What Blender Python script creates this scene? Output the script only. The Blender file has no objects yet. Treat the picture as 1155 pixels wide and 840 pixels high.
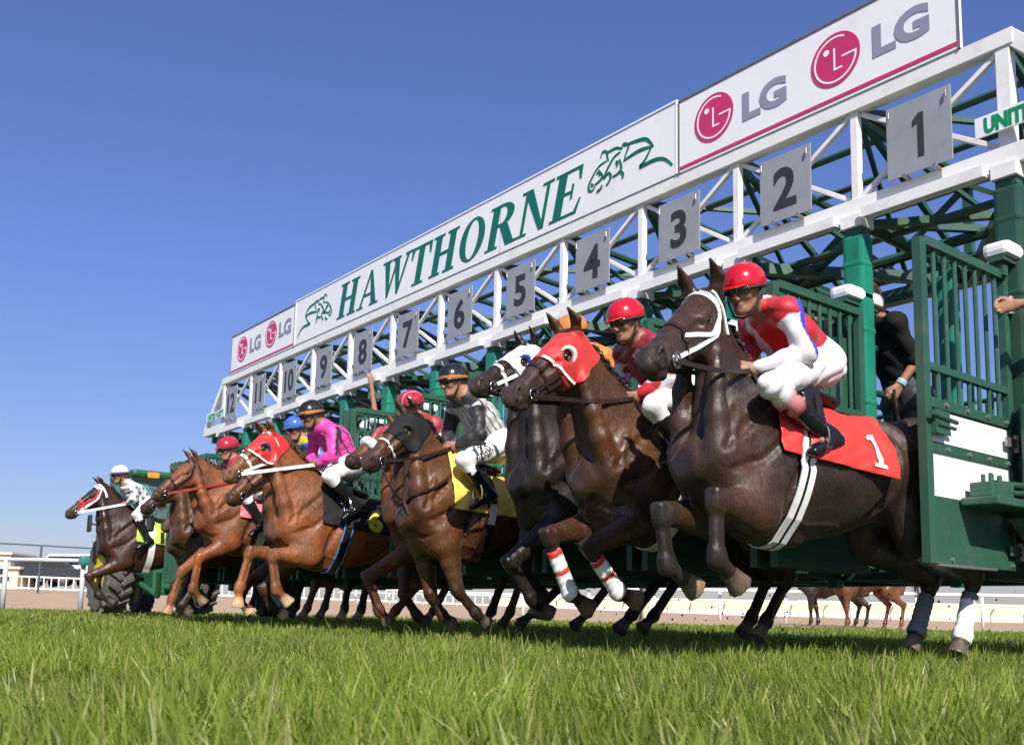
import bpy, bmesh, math, random
import numpy as np
from mathutils import Vector, Matrix
random.seed(7); RNG = np.random.default_rng(11)
SC = bpy.context.scene; COL = SC.collection
# ---------------------------------------------------------------- camera
F_PX, CX, CY, PW, PH = 1100.0, 577.5, 542.1, 1155.0, 840.0
CAM = np.array([5.5699, 3.0128, 0.25])
YAW, PITCH, ROLL = 4.050676, 0.13098999, 0.02113575
_f = np.array([math.cos(YAW)*math.cos(PITCH), math.sin(YAW)*math.cos(PITCH), math.sin(PITCH)])
_r0 = np.array([math.sin(YAW), -math.cos(YAW), 0.0]); _u0 = np.cross(_r0, _f)
_r = _r0*math.cos(ROLL) + _u0*math.sin(ROLL); _u = np.cross(_r, _f)
cam_d = bpy.data.cameras.new('camera'); cam = bpy.data.objects.new('camera', cam_d); COL.objects.link(cam)
cam_d.sensor_fit = 'HORIZONTAL'; cam_d.sensor_width = 36.0; cam_d.lens = 36.0*F_PX/PW
cam_d.shift_y = (CY - PH/2)/PW; cam_d.clip_start = 0.02; cam_d.clip_end = 5000
cam.matrix_world = Matrix(((_r[0], _u[0], -_f[0], CAM[0]), (_r[1], _u[1], -_f[1], CAM[1]), (_r[2], _u[2], -_f[2], CAM[2]), (0, 0, 0, 1)))
cam_d.dof.use_dof = True; cam_d.dof.focus_distance = 5.6; cam_d.dof.aperture_fstop = 9.0
SC.camera = cam
# ---------------------------------------------------------------- sky and sun
SUN_EL = math.radians(40); SUN_V = np.array([0.45, 0.89, 0.0]); SUN_V /= np.linalg.norm(SUN_V)
world = bpy.data.worlds.new('World'); SC.world = world; world.use_nodes = True
wn = world.node_tree; wn.nodes.clear()
wo = wn.nodes.new('ShaderNodeOutputWorld'); wb = wn.nodes.new('ShaderNodeBackground'); ws = wn.nodes.new('ShaderNodeTexSky')
ws.sky_type = 'NISHITA'; ws.sun_disc = False; ws.sun_elevation = SUN_EL
ws.sun_rotation = math.atan2(SUN_V[0], SUN_V[1]); ws.altitude = 200; ws.air_density = 1.0; ws.dust_density = 0.6; ws.ozone_density = 3.0
wb.inputs['Strength'].default_value = 0.10
# autumn air: the band near the horizon stays a muted blue-grey instead of glaring white
_tc = wn.nodes.new('ShaderNodeTexCoord'); _sx = wn.nodes.new('ShaderNodeSeparateXYZ'); _rp = wn.nodes.new('ShaderNodeValToRGB'); _mx = wn.nodes.new('ShaderNodeMix'); _mx.data_type = 'RGBA'; _mx.blend_type = 'MULTIPLY'; _mx.inputs[0].default_value = 1
wn.links.new(_tc.outputs['Generated'], _sx.inputs[0]); wn.links.new(_sx.outputs[2], _rp.inputs[0]); wn.links.new(ws.outputs[0], _mx.inputs[6]); wn.links.new(_rp.outputs[0], _mx.inputs[7])
_e = _rp.color_ramp.elements; _e[0].position = 0.0; _e[0].color = (.56, .53, .63, 1); _e[1].position = .62; _e[1].color = (.74, .78, 1.10, 1)
for _p, _c in ((.06, (.58, .555, .69, 1)), (.16, (.64, .62, .81, 1)), (.32, (.70, .70, 1.02, 1))): _q = _e.new(_p); _q.color = _c
wn.links.new(_mx.outputs[2], wb.inputs[0]); wn.links.new(wb.outputs[0], wo.inputs[0])
sun_d = bpy.data.lights.new('sun', 'SUN'); sun = bpy.data.objects.new('sun', sun_d); COL.objects.link(sun)
sun_d.energy = 4.6; sun_d.angle = math.radians(0.53); sun_d.color = (1.0, 0.945, 0.86)
_sd = Vector((SUN_V[0]*math.cos(SUN_EL), SUN_V[1]*math.cos(SUN_EL), math.sin(SUN_EL)))
sun.rotation_euler = _sd.to_track_quat('Z', 'Y').to_euler(); sun.location = (0, 0, 30)
SC.view_settings.view_transform = 'Standard'; SC.view_settings.look = 'None'
SC.view_settings.exposure = 0.55; SC.view_settings.gamma = 1.0; SC.view_settings.use_curve_mapping = False
SC.render.engine = 'CYCLES'
SC.cycles.max_bounces = 8; SC.cycles.transparent_max_bounces = 12

# ---------------------------------------------------------------- survey helpers: a photo point on a known upright plane gives a real 3D point
def _ray(a, b): return _f + _r*(a - CX)/F_PX - _u*(b - CY)/F_PX
def on_y(a, b, y):
    d = _ray(a, b); return CAM + d*((y - CAM[1])/d[1])
def on_x(a, b, x):
    d = _ray(a, b); return CAM + d*((x - CAM[0])/d[0])
def on_z(a, b, z):
    d = _ray(a, b); return CAM + d*((z - CAM[2])/d[2])
def on_depth(a, b, Z): return CAM + _ray(a, b)*Z

# ---------------------------------------------------------------- object helpers
def tag(o, label=None, cat=None, group=None, kind=None):
    if label: o['label'] = label
    if cat: o['category'] = cat
    if group: o['group'] = group
    if kind: o['kind'] = kind
    return o
def empty(name, loc=(0, 0, 0), rz=0.0):
    o = bpy.data.objects.new(name, None); COL.objects.link(o); o.location = loc; o.rotation_euler = (0, 0, rz)
    o.empty_display_size = 0.2
    return o
def link_mesh(name, me, mat=None, parent=None, smooth=False):
    o = bpy.data.objects.new(name, me); COL.objects.link(o)
    if mat is not None:
        for m in (mat if isinstance(mat, (list, tuple)) else [mat]): me.materials.append(m)
    if smooth: me.polygons.foreach_set('use_smooth', np.ones(len(me.polygons), dtype=bool))
    if parent is not None:
        o.parent = parent
        if parent.type == 'EMPTY': o.matrix_parent_inverse = parent_world(parent).inverted()
    return o
def parent_world(o):
    return Matrix.Translation(o.location) @ o.rotation_euler.to_matrix().to_4x4()
def np_mesh(name, V, F, mat=None, parent=None, smooth=False, cols=None, cname='col'):
    """V (n,3), F (m,k) all the same k, or a list of index lists"""
    me = bpy.data.meshes.new(name)
    V = np.asarray(V, np.float32)
    if isinstance(F, np.ndarray):
        m, k = F.shape
        me.vertices.add(len(V)); me.vertices.foreach_set('co', V.ravel())
        me.loops.add(m*k); me.loops.foreach_set('vertex_index', F.astype(np.int32).ravel())
        me.polygons.add(m); me.polygons.foreach_set('loop_start', np.arange(0, m*k, k, dtype=np.int32))
        me.update(calc_edges=True)
    else:
        me.from_pydata([tuple(v) for v in V], [], [tuple(f) for f in F]); me.update()
    if cols is not None:
        at = me.attributes.new(cname, 'FLOAT_COLOR', 'POINT')
        c4 = np.ones((len(V), 4), np.float32); c4[:, :3] = cols; at.data.foreach_set('color', c4.ravel())
    return link_mesh(name, me, mat, parent, smooth)
class MB:
    """collects boxes, bars and tubes in world space, built as one mesh object"""
    def __init__(s): s.v = []; s.f = []
    def add(s, V, F):
        n = len(s.v); s.v += [tuple(map(float, v)) for v in V]; s.f += [tuple(i + n for i in f) for f in F]
    def box(s, c, d, R=None):
        c = np.array(c, float); h = np.array(d, float)/2
        P = np.array([(i, j, k) for i in (-1, 1) for j in (-1, 1) for k in (-1, 1)], float)*h
        if R is not None: P = P @ np.array(R).T
        s.add(P + c, [(0, 1, 3, 2), (4, 6, 7, 5), (0, 4, 5, 1), (2, 3, 7, 6), (0, 2, 6, 4), (1, 5, 7, 3)])
        return s
    def rbox(s, c, d, b=0.01, R=None):
        """box with chamfered edges"""
        bm = bmesh.new(); bmesh.ops.create_cube(bm, size=1.0)
        bmesh.ops.scale(bm, vec=d, verts=bm.verts)
        bmesh.ops.bevel(bm, geom=bm.edges[:], offset=b, segments=2, affect='EDGES', profile=0.6)
        bm.verts.index_update()
        P = np.array([v.co[:] for v in bm.verts])
        if R is not None: P = P @ np.array(R).T
        s.add(P + np.array(c, float), [[v.index for v in f.verts] for f in bm.faces]); bm.free()
        return s
    def bar(s, a, b, w, t, up=(0, 0, 1)):
        """rectangular bar from a to b: w across (horizontal-ish), t along up"""
        a = np.array(a, float); b = np.array(b, float); x = b - a; L = np.linalg.norm(x); x = x/L
        up = np.array(up, float)
        if abs(x @ up) > 0.98: up = np.array((1.0, 0, 0))
        y = np.cross(up, x); y /= np.linalg.norm(y); z = np.cross(x, y)
        s.box((a + b)/2, (L, w, t), np.stack([x, y, z], 1)); return s
    def tube(s, pts, r, n=10, cap=True):
        pts = [np.array(p, float) for p in pts]
        rr = r if hasattr(r, '__len__') else [r]*len(pts)
        V = []; prev = None
        for i, p in enumerate(pts):
            t = pts[min(i + 1, len(pts) - 1)] - pts[max(i - 1, 0)]; t = t/(np.linalg.norm(t) + 1e-9)
            if prev is None:
                ref = np.array((0, 0, 1.0)) if abs(t[2]) < 0.9 else np.array((1.0, 0, 0))
                prev = np.cross(t, ref)
            prev = prev - t*(prev @ t); prev /= np.linalg.norm(prev) + 1e-9
            q = np.cross(t, prev)
            for k in range(n):
                a = 2*math.pi*k/n; V.append(p + rr[i]*(math.cos(a)*prev + math.sin(a)*q))
        Fc = []
        for i in range(len(pts) - 1):
            for k in range(n): Fc.append((i*n + k, i*n + (k + 1) % n, (i + 1)*n + (k + 1) % n, (i + 1)*n + k))
        if cap: Fc.append(tuple(range(n - 1, -1, -1))); Fc.append(tuple((len(pts) - 1)*n + k for k in range(n)))
        s.add(V, Fc); return s
    def lathe(s, prof, c=(0, 0, 0), n=24, R=None, cap=True):
        """prof: list of (r, h) revolved about local z"""
        V = []; Fc = []
        for (r, h) in prof:
            for k in range(n):
                a = 2*math.pi*k/n; V.append((r*math.cos(a), r*math.sin(a), h))
        V = np.array(V)
        if R is not None: V = V @ np.array(R).T
        for i in range(len(prof) - 1):
            for k in range(n): Fc.append((i*n + k, i*n + (k + 1) % n, (i + 1)*n + (k + 1) % n, (i + 1)*n + k))
        if cap and prof[0][0] > 1e-6: Fc.append(tuple(range(n - 1, -1, -1)))
        if cap and prof[-1][0] > 1e-6: Fc.append(tuple((len(prof) - 1)*n + k for k in range(n)))
        s.add(V + np.array(c, float), Fc); return s
    def prism(s, poly, c, ex, ey, ez, depth):
        """2D outline poly in the (ex, ey) plane at c, thickness depth along ez"""
        c, ex, ey, ez = [np.array(q, float) for q in (c, ex, ey, ez)]
        n = len(poly)
        V = [c + ex*p[0] + ey*p[1] + ez*depth for p in poly] + [c + ex*p[0] + ey*p[1] for p in poly]
        s.add(V, [tuple(range(n)), tuple(range(2*n - 1, n - 1, -1))] + [(i, n + i, n + (i + 1) % n, (i + 1) % n) for i in range(n)])
        return s
    def build(s, name, mat=None, parent=None, smooth=False, bevel=0.0):
        me = bpy.data.meshes.new(name); me.from_pydata(s.v, [], s.f); me.update()
        bm = bmesh.new(); bm.from_mesh(me); bmesh.ops.recalc_face_normals(bm, faces=bm.faces); bm.to_mesh(me); bm.free()
        o = link_mesh(name, me, mat, parent, smooth)
        if bevel:
            m = o.modifiers.new('bevel', 'BEVEL'); m.width = bevel; m.segments = 2; m.limit_method = 'ANGLE'
        return o

# ---------------------------------------------------------------- materials
def new_mat(name):
    m = bpy.data.materials.new(name); m.use_nodes = True; nt = m.node_tree
    return m, nt, nt.nodes['Principled BSDF']
def N(nt, typ, **kw):
    n = nt.nodes.new(typ)
    for k, v in kw.items(): setattr(n, k, v)
    return n
def mat(name, col, rough=0.5, metal=0.0, var=0.12, scale=6.0, bump=0.0, bscale=60.0, grime=None, gscale=2.5, gamt=0.35, coat=0.0, attr=None, spec=None, sheen=0.0, stretch=None):
    """painted / cloth / natural surface: base colour, mottling by noise, optional stains and bump"""
    m, nt, b = new_mat(name); L = nt.links.new
    tc = N(nt, 'ShaderNodeTexCoord'); src = tc.outputs['Object']
    if stretch:
        mp = N(nt, 'ShaderNodeMapping'); mp.inputs['Scale'].default_value = stretch; L(src, mp.inputs[0]); src = mp.outputs[0]
    nz = N(nt, 'ShaderNodeTexNoise'); nz.inputs['Scale'].default_value = scale; nz.inputs['Detail'].default_value = 6; nz.inputs['Roughness'].default_value = 0.65
    L(src, nz.inputs['Vector'])
    mr = N(nt, 'ShaderNodeMapRange'); mr.inputs[1].default_value = 0.3; mr.inputs[2].default_value = 0.7; mr.inputs[3].default_value = 1 - var; mr.inputs[4].default_value = 1 + var
    L(nz.outputs[0], mr.inputs[0])
    mul = N(nt, 'ShaderNodeMix', data_type='RGBA', blend_type='MULTIPLY'); mul.inputs[0].default_value = 1.0
    if attr:
        at = N(nt, 'ShaderNodeAttribute', attribute_name=attr); L(at.outputs['Color'], mul.inputs[6])
    else: mul.inputs[6].default_value = (*col, 1)
    L(mr.outputs[0], mul.inputs[7]); out = mul.outputs[2]
    if grime:
        n2 = N(nt, 'ShaderNodeTexNoise'); n2.inputs['Scale'].default_value = gscale; n2.inputs['Detail'].default_value = 8; n2.inputs['Roughness'].default_value = 0.7
        L(src, n2.inputs['Vector'])
        r2 = N(nt, 'ShaderNodeMapRange'); r2.inputs[1].default_value = 0.52; r2.inputs[2].default_value = 0.72; r2.inputs[3].default_value = 0; r2.inputs[4].default_value = gamt
        L(n2.outputs[0], r2.inputs[0])
        mx = N(nt, 'ShaderNodeMix', data_type='RGBA'); L(r2.outputs[0], mx.inputs[0]); L(out, mx.inputs[6]); mx.inputs[7].default_value = (*grime, 1); out = mx.outputs[2]
    L(out, b.inputs['Base Color'])
    b.inputs['Roughness'].default_value = rough; b.inputs['Metallic'].default_value = metal
    if coat: b.inputs['Coat Weight'].default_value = coat; b.inputs['Coat Roughness'].default_value = 0.12
    if sheen: b.inputs['Sheen Weight'].default_value = sheen
    if spec is not None: b.inputs['Specular IOR Level'].default_value = spec
    rr = N(nt, 'ShaderNodeMapRange'); rr.inputs[3].default_value = max(0.03, rough - 0.09); rr.inputs[4].default_value = min(1, rough + 0.09)
    L(nz.outputs[0], rr.inputs[0]); L(rr.outputs[0], b.inputs['Roughness'])
    if bump:
        n3 = N(nt, 'ShaderNodeTexNoise'); n3.inputs['Scale'].default_value = bscale; n3.inputs['Detail'].default_value = 4
        L(src, n3.inputs['Vector'])
        bp = N(nt, 'ShaderNodeBump'); bp.inputs['Strength'].default_value = bump; bp.inputs['Distance'].default_value = 0.01
        L(n3.outputs[0], bp.inputs['Height']); L(bp.outputs[0], b.inputs['Normal'])
    return m
M = {}
M['white_paint'] = mat('white_paint', (0.80, 0.79, 0.76), 0.42, var=0.03, scale=3, grime=(0.42, 0.37, 0.30), gscale=5, gamt=0.35)
M['green_paint'] = mat('green_paint', (0.026, 0.088, 0.055), 0.38, var=0.15, scale=5, grime=(0.11, 0.10, 0.07), gscale=9, gamt=0.5, bump=0.08, bscale=80)
M['teal_pad'] = mat('teal_pad', (0.014, 0.20, 0.125), 0.36, var=0.18, scale=4, grime=(0.02, 0.07, 0.05), gscale=6, gamt=0.6, bump=0.35, bscale=14, stretch=(1, 1, 0.6))
M['dark_green'] = mat('dark_green', (0.018, 0.062, 0.042), 0.5, var=0.2, scale=4, grime=(0.05, 0.05, 0.035), gamt=0.4)
M['plate_grey'] = mat('plate_grey', (0.36, 0.37, 0.37), 0.42, metal=0.25, var=0.08, scale=4, grime=(0.25, 0.25, 0.24), gscale=9, gamt=0.4)
M['black_paint'] = mat('black_paint', (0.03, 0.032, 0.035), 0.5)
M['banner'] = mat('banner', (0.83, 0.83, 0.84), 0.38, var=0.015, scale=2, grime=(0.62, 0.60, 0.58), gscale=3, gamt=0.3)
M['banner_green'] = mat('banner_green', (0.004, 0.14, 0.095), 0.4, var=0.05)
M['crimson'] = mat('crimson', (0.56, 0.035, 0.135), 0.4, var=0.04)
M['letter_grey'] = mat('letter_grey', (0.27, 0.27, 0.34), 0.4, var=0.04)
M['sign_green'] = mat('sign_green', (0.0, 0.26, 0.08), 0.4, var=0.05)
M['steel'] = mat('steel', (0.35, 0.33, 0.30), 0.4, metal=0.7, var=0.2, scale=20, grime=(0.16, 0.09, 0.05), gscale=20)
M['rubber'] = mat('rubber', (0.02, 0.02, 0.02), 0.65)
M['white_pad'] = mat('white_pad', (0.78, 0.78, 0.78), 0.45, var=0.04, grime=(0.45, 0.42, 0.38), gscale=8, gamt=0.5, bump=0.2, bscale=25)
# ================================================================= lettering
def text_mesh(s, size, bold=0.0, shear=0.0, sx=1.0):
    """filled lettering as 2D triangles (u right, v up), u centred on 0, baseline v=0"""
    cu = bpy.data.curves.new('lettering', 'FONT'); cu.body = s; cu.size = size; cu.align_x = 'CENTER'; cu.offset = bold; cu.shear = shear; cu.resolution_u = 4
    o = bpy.data.objects.new('lettering', cu); COL.objects.link(o)
    dg = bpy.context.evaluated_depsgraph_get(); me = bpy.data.meshes.new_from_object(o.evaluated_get(dg))
    V = np.array([v.co[:] for v in me.vertices])[:, :2]*np.array([sx, 1.0]); Fc = [tuple(p.vertices) for p in me.polygons]
    bpy.data.objects.remove(o); bpy.data.meshes.remove(me); bpy.data.curves.remove(cu)
    return V, Fc
def thick(mb, V, Fc, c, ex, ey, ez, t=0.004):
    """2D mesh V placed at c in the plane (ex, ey), proud by t along ez"""
    c, ex, ey, ez = [np.array(q, float) for q in (c, ex, ey, ez)]
    P = c + V[:, :1]*ex + V[:, 1:2]*ey
    ed = {}
    for f in Fc:
        for i in range(len(f)):
            a, b = f[i], f[(i + 1) % len(f)]; k = (min(a, b), max(a, b)); ed.setdefault(k, []).append((a, b))
    n = len(P); Q = list(P + ez*t) + list(P)
    fs = [tuple(f) for f in Fc] + [(a, a + n, b + n, b) for e in ed.values() if len(e) == 1 for (a, b) in e]
    mb.add(Q, fs)
def ring(r0, r1, a0, a1, n=40):
    V = []; Fc = []
    for i in range(n + 1):
        a = a0 + (a1 - a0)*i/n; V += [(r0*math.cos(a), r0*math.sin(a)), (r1*math.cos(a), r1*math.sin(a))]
    for i in range(n): Fc.append((2*i, 2*i + 1, 2*i + 3, 2*i + 2))
    return np.array(V), Fc
def ellip_ring(cx, cy, ox, oy, ix, iy, a0=0, a1=2*math.pi, n=36):
    V = []; Fc = []
    for i in range(n + 1):
        a = a0 + (a1 - a0)*i/n; V += [(cx + ix*math.cos(a), cy + iy*math.sin(a)), (cx + ox*math.cos(a), cy + oy*math.sin(a))]
    for i in range(n): Fc.append((2*i, 2*i + 1, 2*i + 3, 2*i + 2))
    return np.array(V), Fc
def poly2(pts): return np.array(pts, float), [tuple(range(len(pts)))]
def serif_letter(ch):
    """bold roman capital with slab serifs, unit cap height, returns (list of 2D meshes, advance width)"""
    S, T, t = 0.21, 0.085, 0.05                                         # thick stem, thin stroke, serif thickness
    out = []
    def stem(x0, x1, y0=0, y1=1): out.append(poly2([(x0, y0), (x1, y0), (x1, y1), (x0, y1)]))
    def serif(xc, y, w):
        y0, y1 = (0, t) if y == 0 else (1 - t, 1); out.append(poly2([(xc - w/2, y0), (xc + w/2, y0), (xc + w/2, y1), (xc - w/2, y1)]))
    def quad(a, b, c, d): out.append(poly2([a, b, c, d]))
    if ch == 'H':
        stem(.08, .08 + S); stem(.56, .56 + S); quad((.08 + S, .47), (.56, .47), (.56, .55), (.08 + S, .55))
        for xc in (.185, .665): serif(xc, 0, .37); serif(xc, 1, .37)
        return out, .88
    if ch == 'A':
        quad((.07, 0), (.07 + T, 0), (.44, .93), (.38, 1)); quad((.36, 1), (.46, 1), (.82, 0), (.60, 0)); quad((.19, .30), (.62, .30), (.60, .37), (.21, .37))
        serif(.12, 0, .28); serif(.71, 0, .36); return out, .86
    if ch == 'W':
        quad((.06, 1), (.27, 1), (.40, .16), (.32, 0)); quad((.32, 0), (.385, 0), (.60, .90), (.54, .95)); quad((.45, 1), (.66, 1), (.79, .16), (.71, 0)); quad((.71, 0), (.78, 0), (1.06, 1), (.98, 1))
        serif(.17, 1, .36); serif(.55, 1, .34); serif(1.02, 1, .26); return out, 1.08
    if ch == 'T':
        stem(.28, .28 + S); quad((.02, 1), (.02, .93), (.75, .93), (.75, 1)); quad((.02, .94), (.02, .70), (.07, .70), (.13, .94)); quad((.75, .94), (.64, .94), (.70, .70), (.75, .70)); serif(.385, 0, .40)
        return out, .76
    if ch == 'O':
        out.append(ellip_ring(.42, .5, .39, .515, .19, .46)); return out, .86
    if ch in 'RP':
        stem(.08, .08 + S); serif(.185, 0, .37); quad((0, 1 - t), (.4, 1 - t), (.4, 1), (0, 1))
        out.append(ellip_ring(.38, .745, .34, .255, .14, .195, -math.pi/2, math.pi/2)); quad((.28, .49), (.40, .49), (.40, .55), (.28, .55)); quad((.28, .94), (.40, .94), (.40, 1), (.28, 1))
        if ch == 'R': quad((.36, .50), (.58, .50), (.86, 0), (.62, 0)); quad((.66, 0), (.92, 0), (.92, .05), (.66, .05))
        return out, .86
    if ch == 'N':
        stem(.10, .10 + T); stem(.66, .66 + T); quad((.06, 1), (.28, 1), (.745, 0), (.62, 0)); serif(.14, 0, .28); serif(.70, 1, .30); serif(.11, 1, .22); return out, .84
    if ch == 'E':
        stem(.08, .08 + S); quad((0, 0), (.68, 0), (.68, .06), (0, .06)); quad((0, .94), (.66, .94), (.66, 1), (0, 1)); quad((.29, .48), (.50, .48), (.50, .54), (.29, .54))
        quad((.60, .05), (.68, .05), (.74, .30), (.70, .30)); quad((.66, .95), (.57, .95), (.63, .72), (.67, .72)); quad((.46, .36), (.51, .36), (.51, .66), (.46, .66)); return out, .76
    if ch == 'J':
        stem(.26, .26 + S, .2, 1); serif(.365, 1, .37); out.append(ellip_ring(.26, .2, .21, .2, .06, .14, -math.pi, 0)); return out, .58
    if ch == 'Z':
        quad((.06, 1), (.06, .93), (.66, .93), (.68, 1)); quad((.04, 0), (.28, .05), (.68, .96), (.44, .95)); quad((.04, 0), (.68, 0), (.68, .07), (.04, .07)); quad((.62, .05), (.68, .05), (.72, .27), (.68, .27)); quad((.06, .95), (.12, .95), (.06, .74), (.03, .74)); return out, .74
    if ch == 'S':
        out.append(ellip_ring(.34, .74, .27, .26, .12, .19, math.pi*.12, math.pi*1.5)); out.append(ellip_ring(.34, .27, .28, .27, .13, .20, -math.pi*.9, math.pi*.5)); return out, .66
    if ch == '.': out.append(ellip_ring(.12, .09, .09, .09, .001, .001, n=14)); return out, .25
    return out, .4
def serif_text(s, h, sx=1.0, shear=0.0, gap=0.03):
    """list of 2D meshes in metres, left edge at u=0"""
    u = 0.0; res = []
    for ch in s:
        ms, adv = serif_letter(ch)
        for k, (V, Fc) in enumerate(ms):
            W = V.copy(); W[:, 0] = (u + V[:, 0]*sx + V[:, 1]*shear); res.append((W*h, Fc, k))
        u += (adv*sx + gap)
    return res, u*h
def swoosh(pts, w):
    """tapering brush line through pts as a 2D mesh"""
    P = np.array(pts, float); n = 24
    t = np.linspace(0, len(P) - 1, n)
    def cr(tt):
        i = min(int(tt), len(P) - 2); q = tt - i; p0, p1, p2, p3 = P[max(i - 1, 0)], P[i], P[i + 1], P[min(i + 2, len(P) - 1)]
        return 0.5*((2*p1) + (-p0 + p2)*q + (2*p0 - 5*p1 + 4*p2 - p3)*q*q + (-p0 + 3*p1 - 3*p2 + p3)*q**3)
    C = np.array([cr(x) for x in t]); T = np.gradient(C, axis=0); T /= np.linalg.norm(T, axis=1)[:, None] + 1e-9; Nn = np.stack([-T[:, 1], T[:, 0]], 1)
    ww = w*(0.35 + 0.65*np.sin(np.linspace(0.15, math.pi - 0.15, n)))[:, None]/2
    V = np.empty((2*n, 2)); V[0::2] = C - Nn*ww; V[1::2] = C + Nn*ww
    return V, [(2*i, 2*i + 2, 2*i + 3, 2*i + 1) for i in range(n - 1)]

# ================================================================= starting gate (front plane x = 0, stall k centred on y = -(k-1))
NST = 12
gate = empty('starting_gate', (-0.6, -5.5, 0))
tag(gate, 'long white and green twelve stall starting gate with the horses bursting out of it', 'starting gate')
GX, GY, GZ = np.array((1., 0, 0)), np.array((0, 1., 0)), np.array((0, 0, 1.))
ZB0, ZB1, ZT0, ZT1 = 2.885, 3.005, 3.625, 3.725
Y0, Y1 = -11.56, 0.57
# front truss, white
ft = MB()
ft.box((-.06, (-12.22 + 1.2)/2, (ZB0 + ZB1)/2), (.12, 13.42, ZB1 - ZB0))
ft.box((-.05, (Y0 + Y1)/2, (ZT0 + ZT1)/2), (.10, Y1 - Y0, ZT1 - ZT0))
for k in range(NST + 1):
    y = .5 - k
    ft.box((-.05, y, (ZB1 + ZT0)/2), (.055 if 0 < k < NST else .08, .055 if 0 < k < NST else .085, ZT0 - ZB1 - .002))
for k in range(NST):
    ya, yb = .5 - k - .03, -.5 - k + .03
    ft.bar((-.045, ya, ZT0 - .01), (-.045, yb, ZB1 + .01), .032, .036, GX)
    ft.bar((-.075, ya, ZB1 + .01), (-.075, yb, ZT0 - .01), .032, .036, GX)
# slanted ends
ft.bar((-.05, Y1 - .02, ZT1 - .05), (-.05, 1.20, ZB1 - .03), .09, .085, GX)
ft.bar((-.05, Y0 + .02, ZT1 - .05), (-.05, -12.20, ZB1 - .03), .09, .085, GX)
ft.build('front_truss', M['white_paint'], gate, bevel=.004)
# gutter channel slung under the beam, between the posts
gb = MB()
for k in range(NST):
    y = -k; gb.box((.035, y, ZB0 - .030), (.07, .80, .045)); gb.box((.075, y, ZB0 - .022), (.010, .80, .075))
for k in range(NST + 1):
    y = .5 - k; gb.box((-.035, y, ZB0 - .045), (.16, .15, .085))
gb.build('door_track', M['white_paint'], gate, bevel=.003)
# rear truss and roof bracing, green tubes
rt = MB(); XR = -1.55
rt.box((XR, (-12.2 + 1.2)/2, 2.82), (.11, 13.4, .11)); rt.box((XR, (Y0 + Y1)/2, 3.60), (.09, Y1 - Y0, .09))
for k in range(NST + 1):
    y = .5 - k; rt.box((XR, y, 3.21), (.06, .06, .67))
for k in range(NST):
    ya, yb = .5 - k, -.5 - k
    rt.bar((XR, ya, 3.56), (XR, yb, 2.87), .04, .04, GX); rt.bar((XR + .03, ya, 2.87), (XR + .03, yb, 3.56), .035, .035, GX)
rt.build('rear_truss', M['green_paint'], gate)
rb = MB()
for k in range(NST + 1):
    y = .5 - k
    rb.tube([(-.12, y, ZB0 - .02), (XR, y, 2.82)], .045, 8); rb.tube([(-.1, y, ZT0 + .04), (XR, y, 3.60)], .032, 8)
    rb.bar((-.1, y, ZT0), (XR, y, 2.86), .04, .04)
for k in range(NST):
    ya, yb = .5 - k, -.5 - k
    a, b = ((ya, yb) if k % 2 == 0 else (yb, ya))
    rb.bar((-.12, a, ZB0 - .06), (XR, b, 2.80), .07, .08); rb.bar((-.10, b, ZT0 + .03), (XR, a, 3.60), .035, .035)
    rb.tube([(-.78, ya, 2.83), (-.78, yb, 2.83)], .04, 8)
    rb.bar((-.12, b, ZB0 - .03), (-.78, a, 2.83), .05, .05)
for k in range(NST):
    ya, yb = .5 - k, -.5 - k
    for (xx, zz, rr) in ((-.52, 3.64, .026), (-1.04, 3.62, .026), (-.40, 2.85, .028), (-1.18, 2.84, .034)): rb.tube([(xx, ya, zz), (xx, yb, zz)], rr, 6)
    a, b = ((yb, ya) if k % 2 == 0 else (ya, yb))
    rb.bar((-.12, a, ZB0 - .02), (XR, b, 2.86), .045, .045); rb.bar((-.10, a, 3.60), (XR, (a + b)/2, 2.90), .032, .032); rb.bar((-.10, b, 3.58), (XR, (a + b)/2, 2.92), .032, .032); rb.bar((-.10, (a + b)/2, 3.02), (XR, a, 3.58), .03, .03)
rb.bar((-.05, 1.17, 2.95), (XR, 1.17, 2.82), .08, .08); rb.bar((-.05, -12.18, 2.95), (XR, -12.18, 2.82), .08, .08)
rb.bar((XR, Y1 - .02, 3.6), (XR, 1.2, 2.84), .07, .07, GX); rb.bar((XR, Y0 + .02, 3.6), (XR, -12.2, 2.84), .07, .07, GX)
rb.build('roof_bracing', M['green_paint'], gate)
# posts (front padded, rear bare)
for k in range(NST + 1):
    y = .5 - k
    p = MB(); p.rbox((-.035, y, 1.65), (.135, .15, 2.20), .025)
    for z in (1.15, 1.62, 2.1, 2.55): p.rbox((-.035, y, z), (.143, .158, .05), .02)
    po = p.build('post', M['teal_pad'] if 0 < k < NST else M['dark_green'], gate, smooth=False)
    c = MB(); c.box((-.035, y, 2.802), (.11, .12, .10)); c.build('post_cap', M['green_paint'], po); 
    q = MB(); q.rbox((-1.2, y, 1.75), (.12, .12, 2.0), .02); q.box((-1.2, y, 2.79), (.09, .09, .10)); q.box((-1.2, y, .62), (.09, .09, .30)); q.build('post', M['teal_pad'], gate)
    if k in (0, NST):
        q = MB(); ye = 1.12 if k == 0 else -12.12
        q.rbox((-.6, ye, 1.65), (.13, .13, 2.4), .02); q.bar((-.12, ye, ZB0 - .04), (-1.5, ye, 2.78), .1, .1); q.build('post', M['dark_green'], gate)
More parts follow.
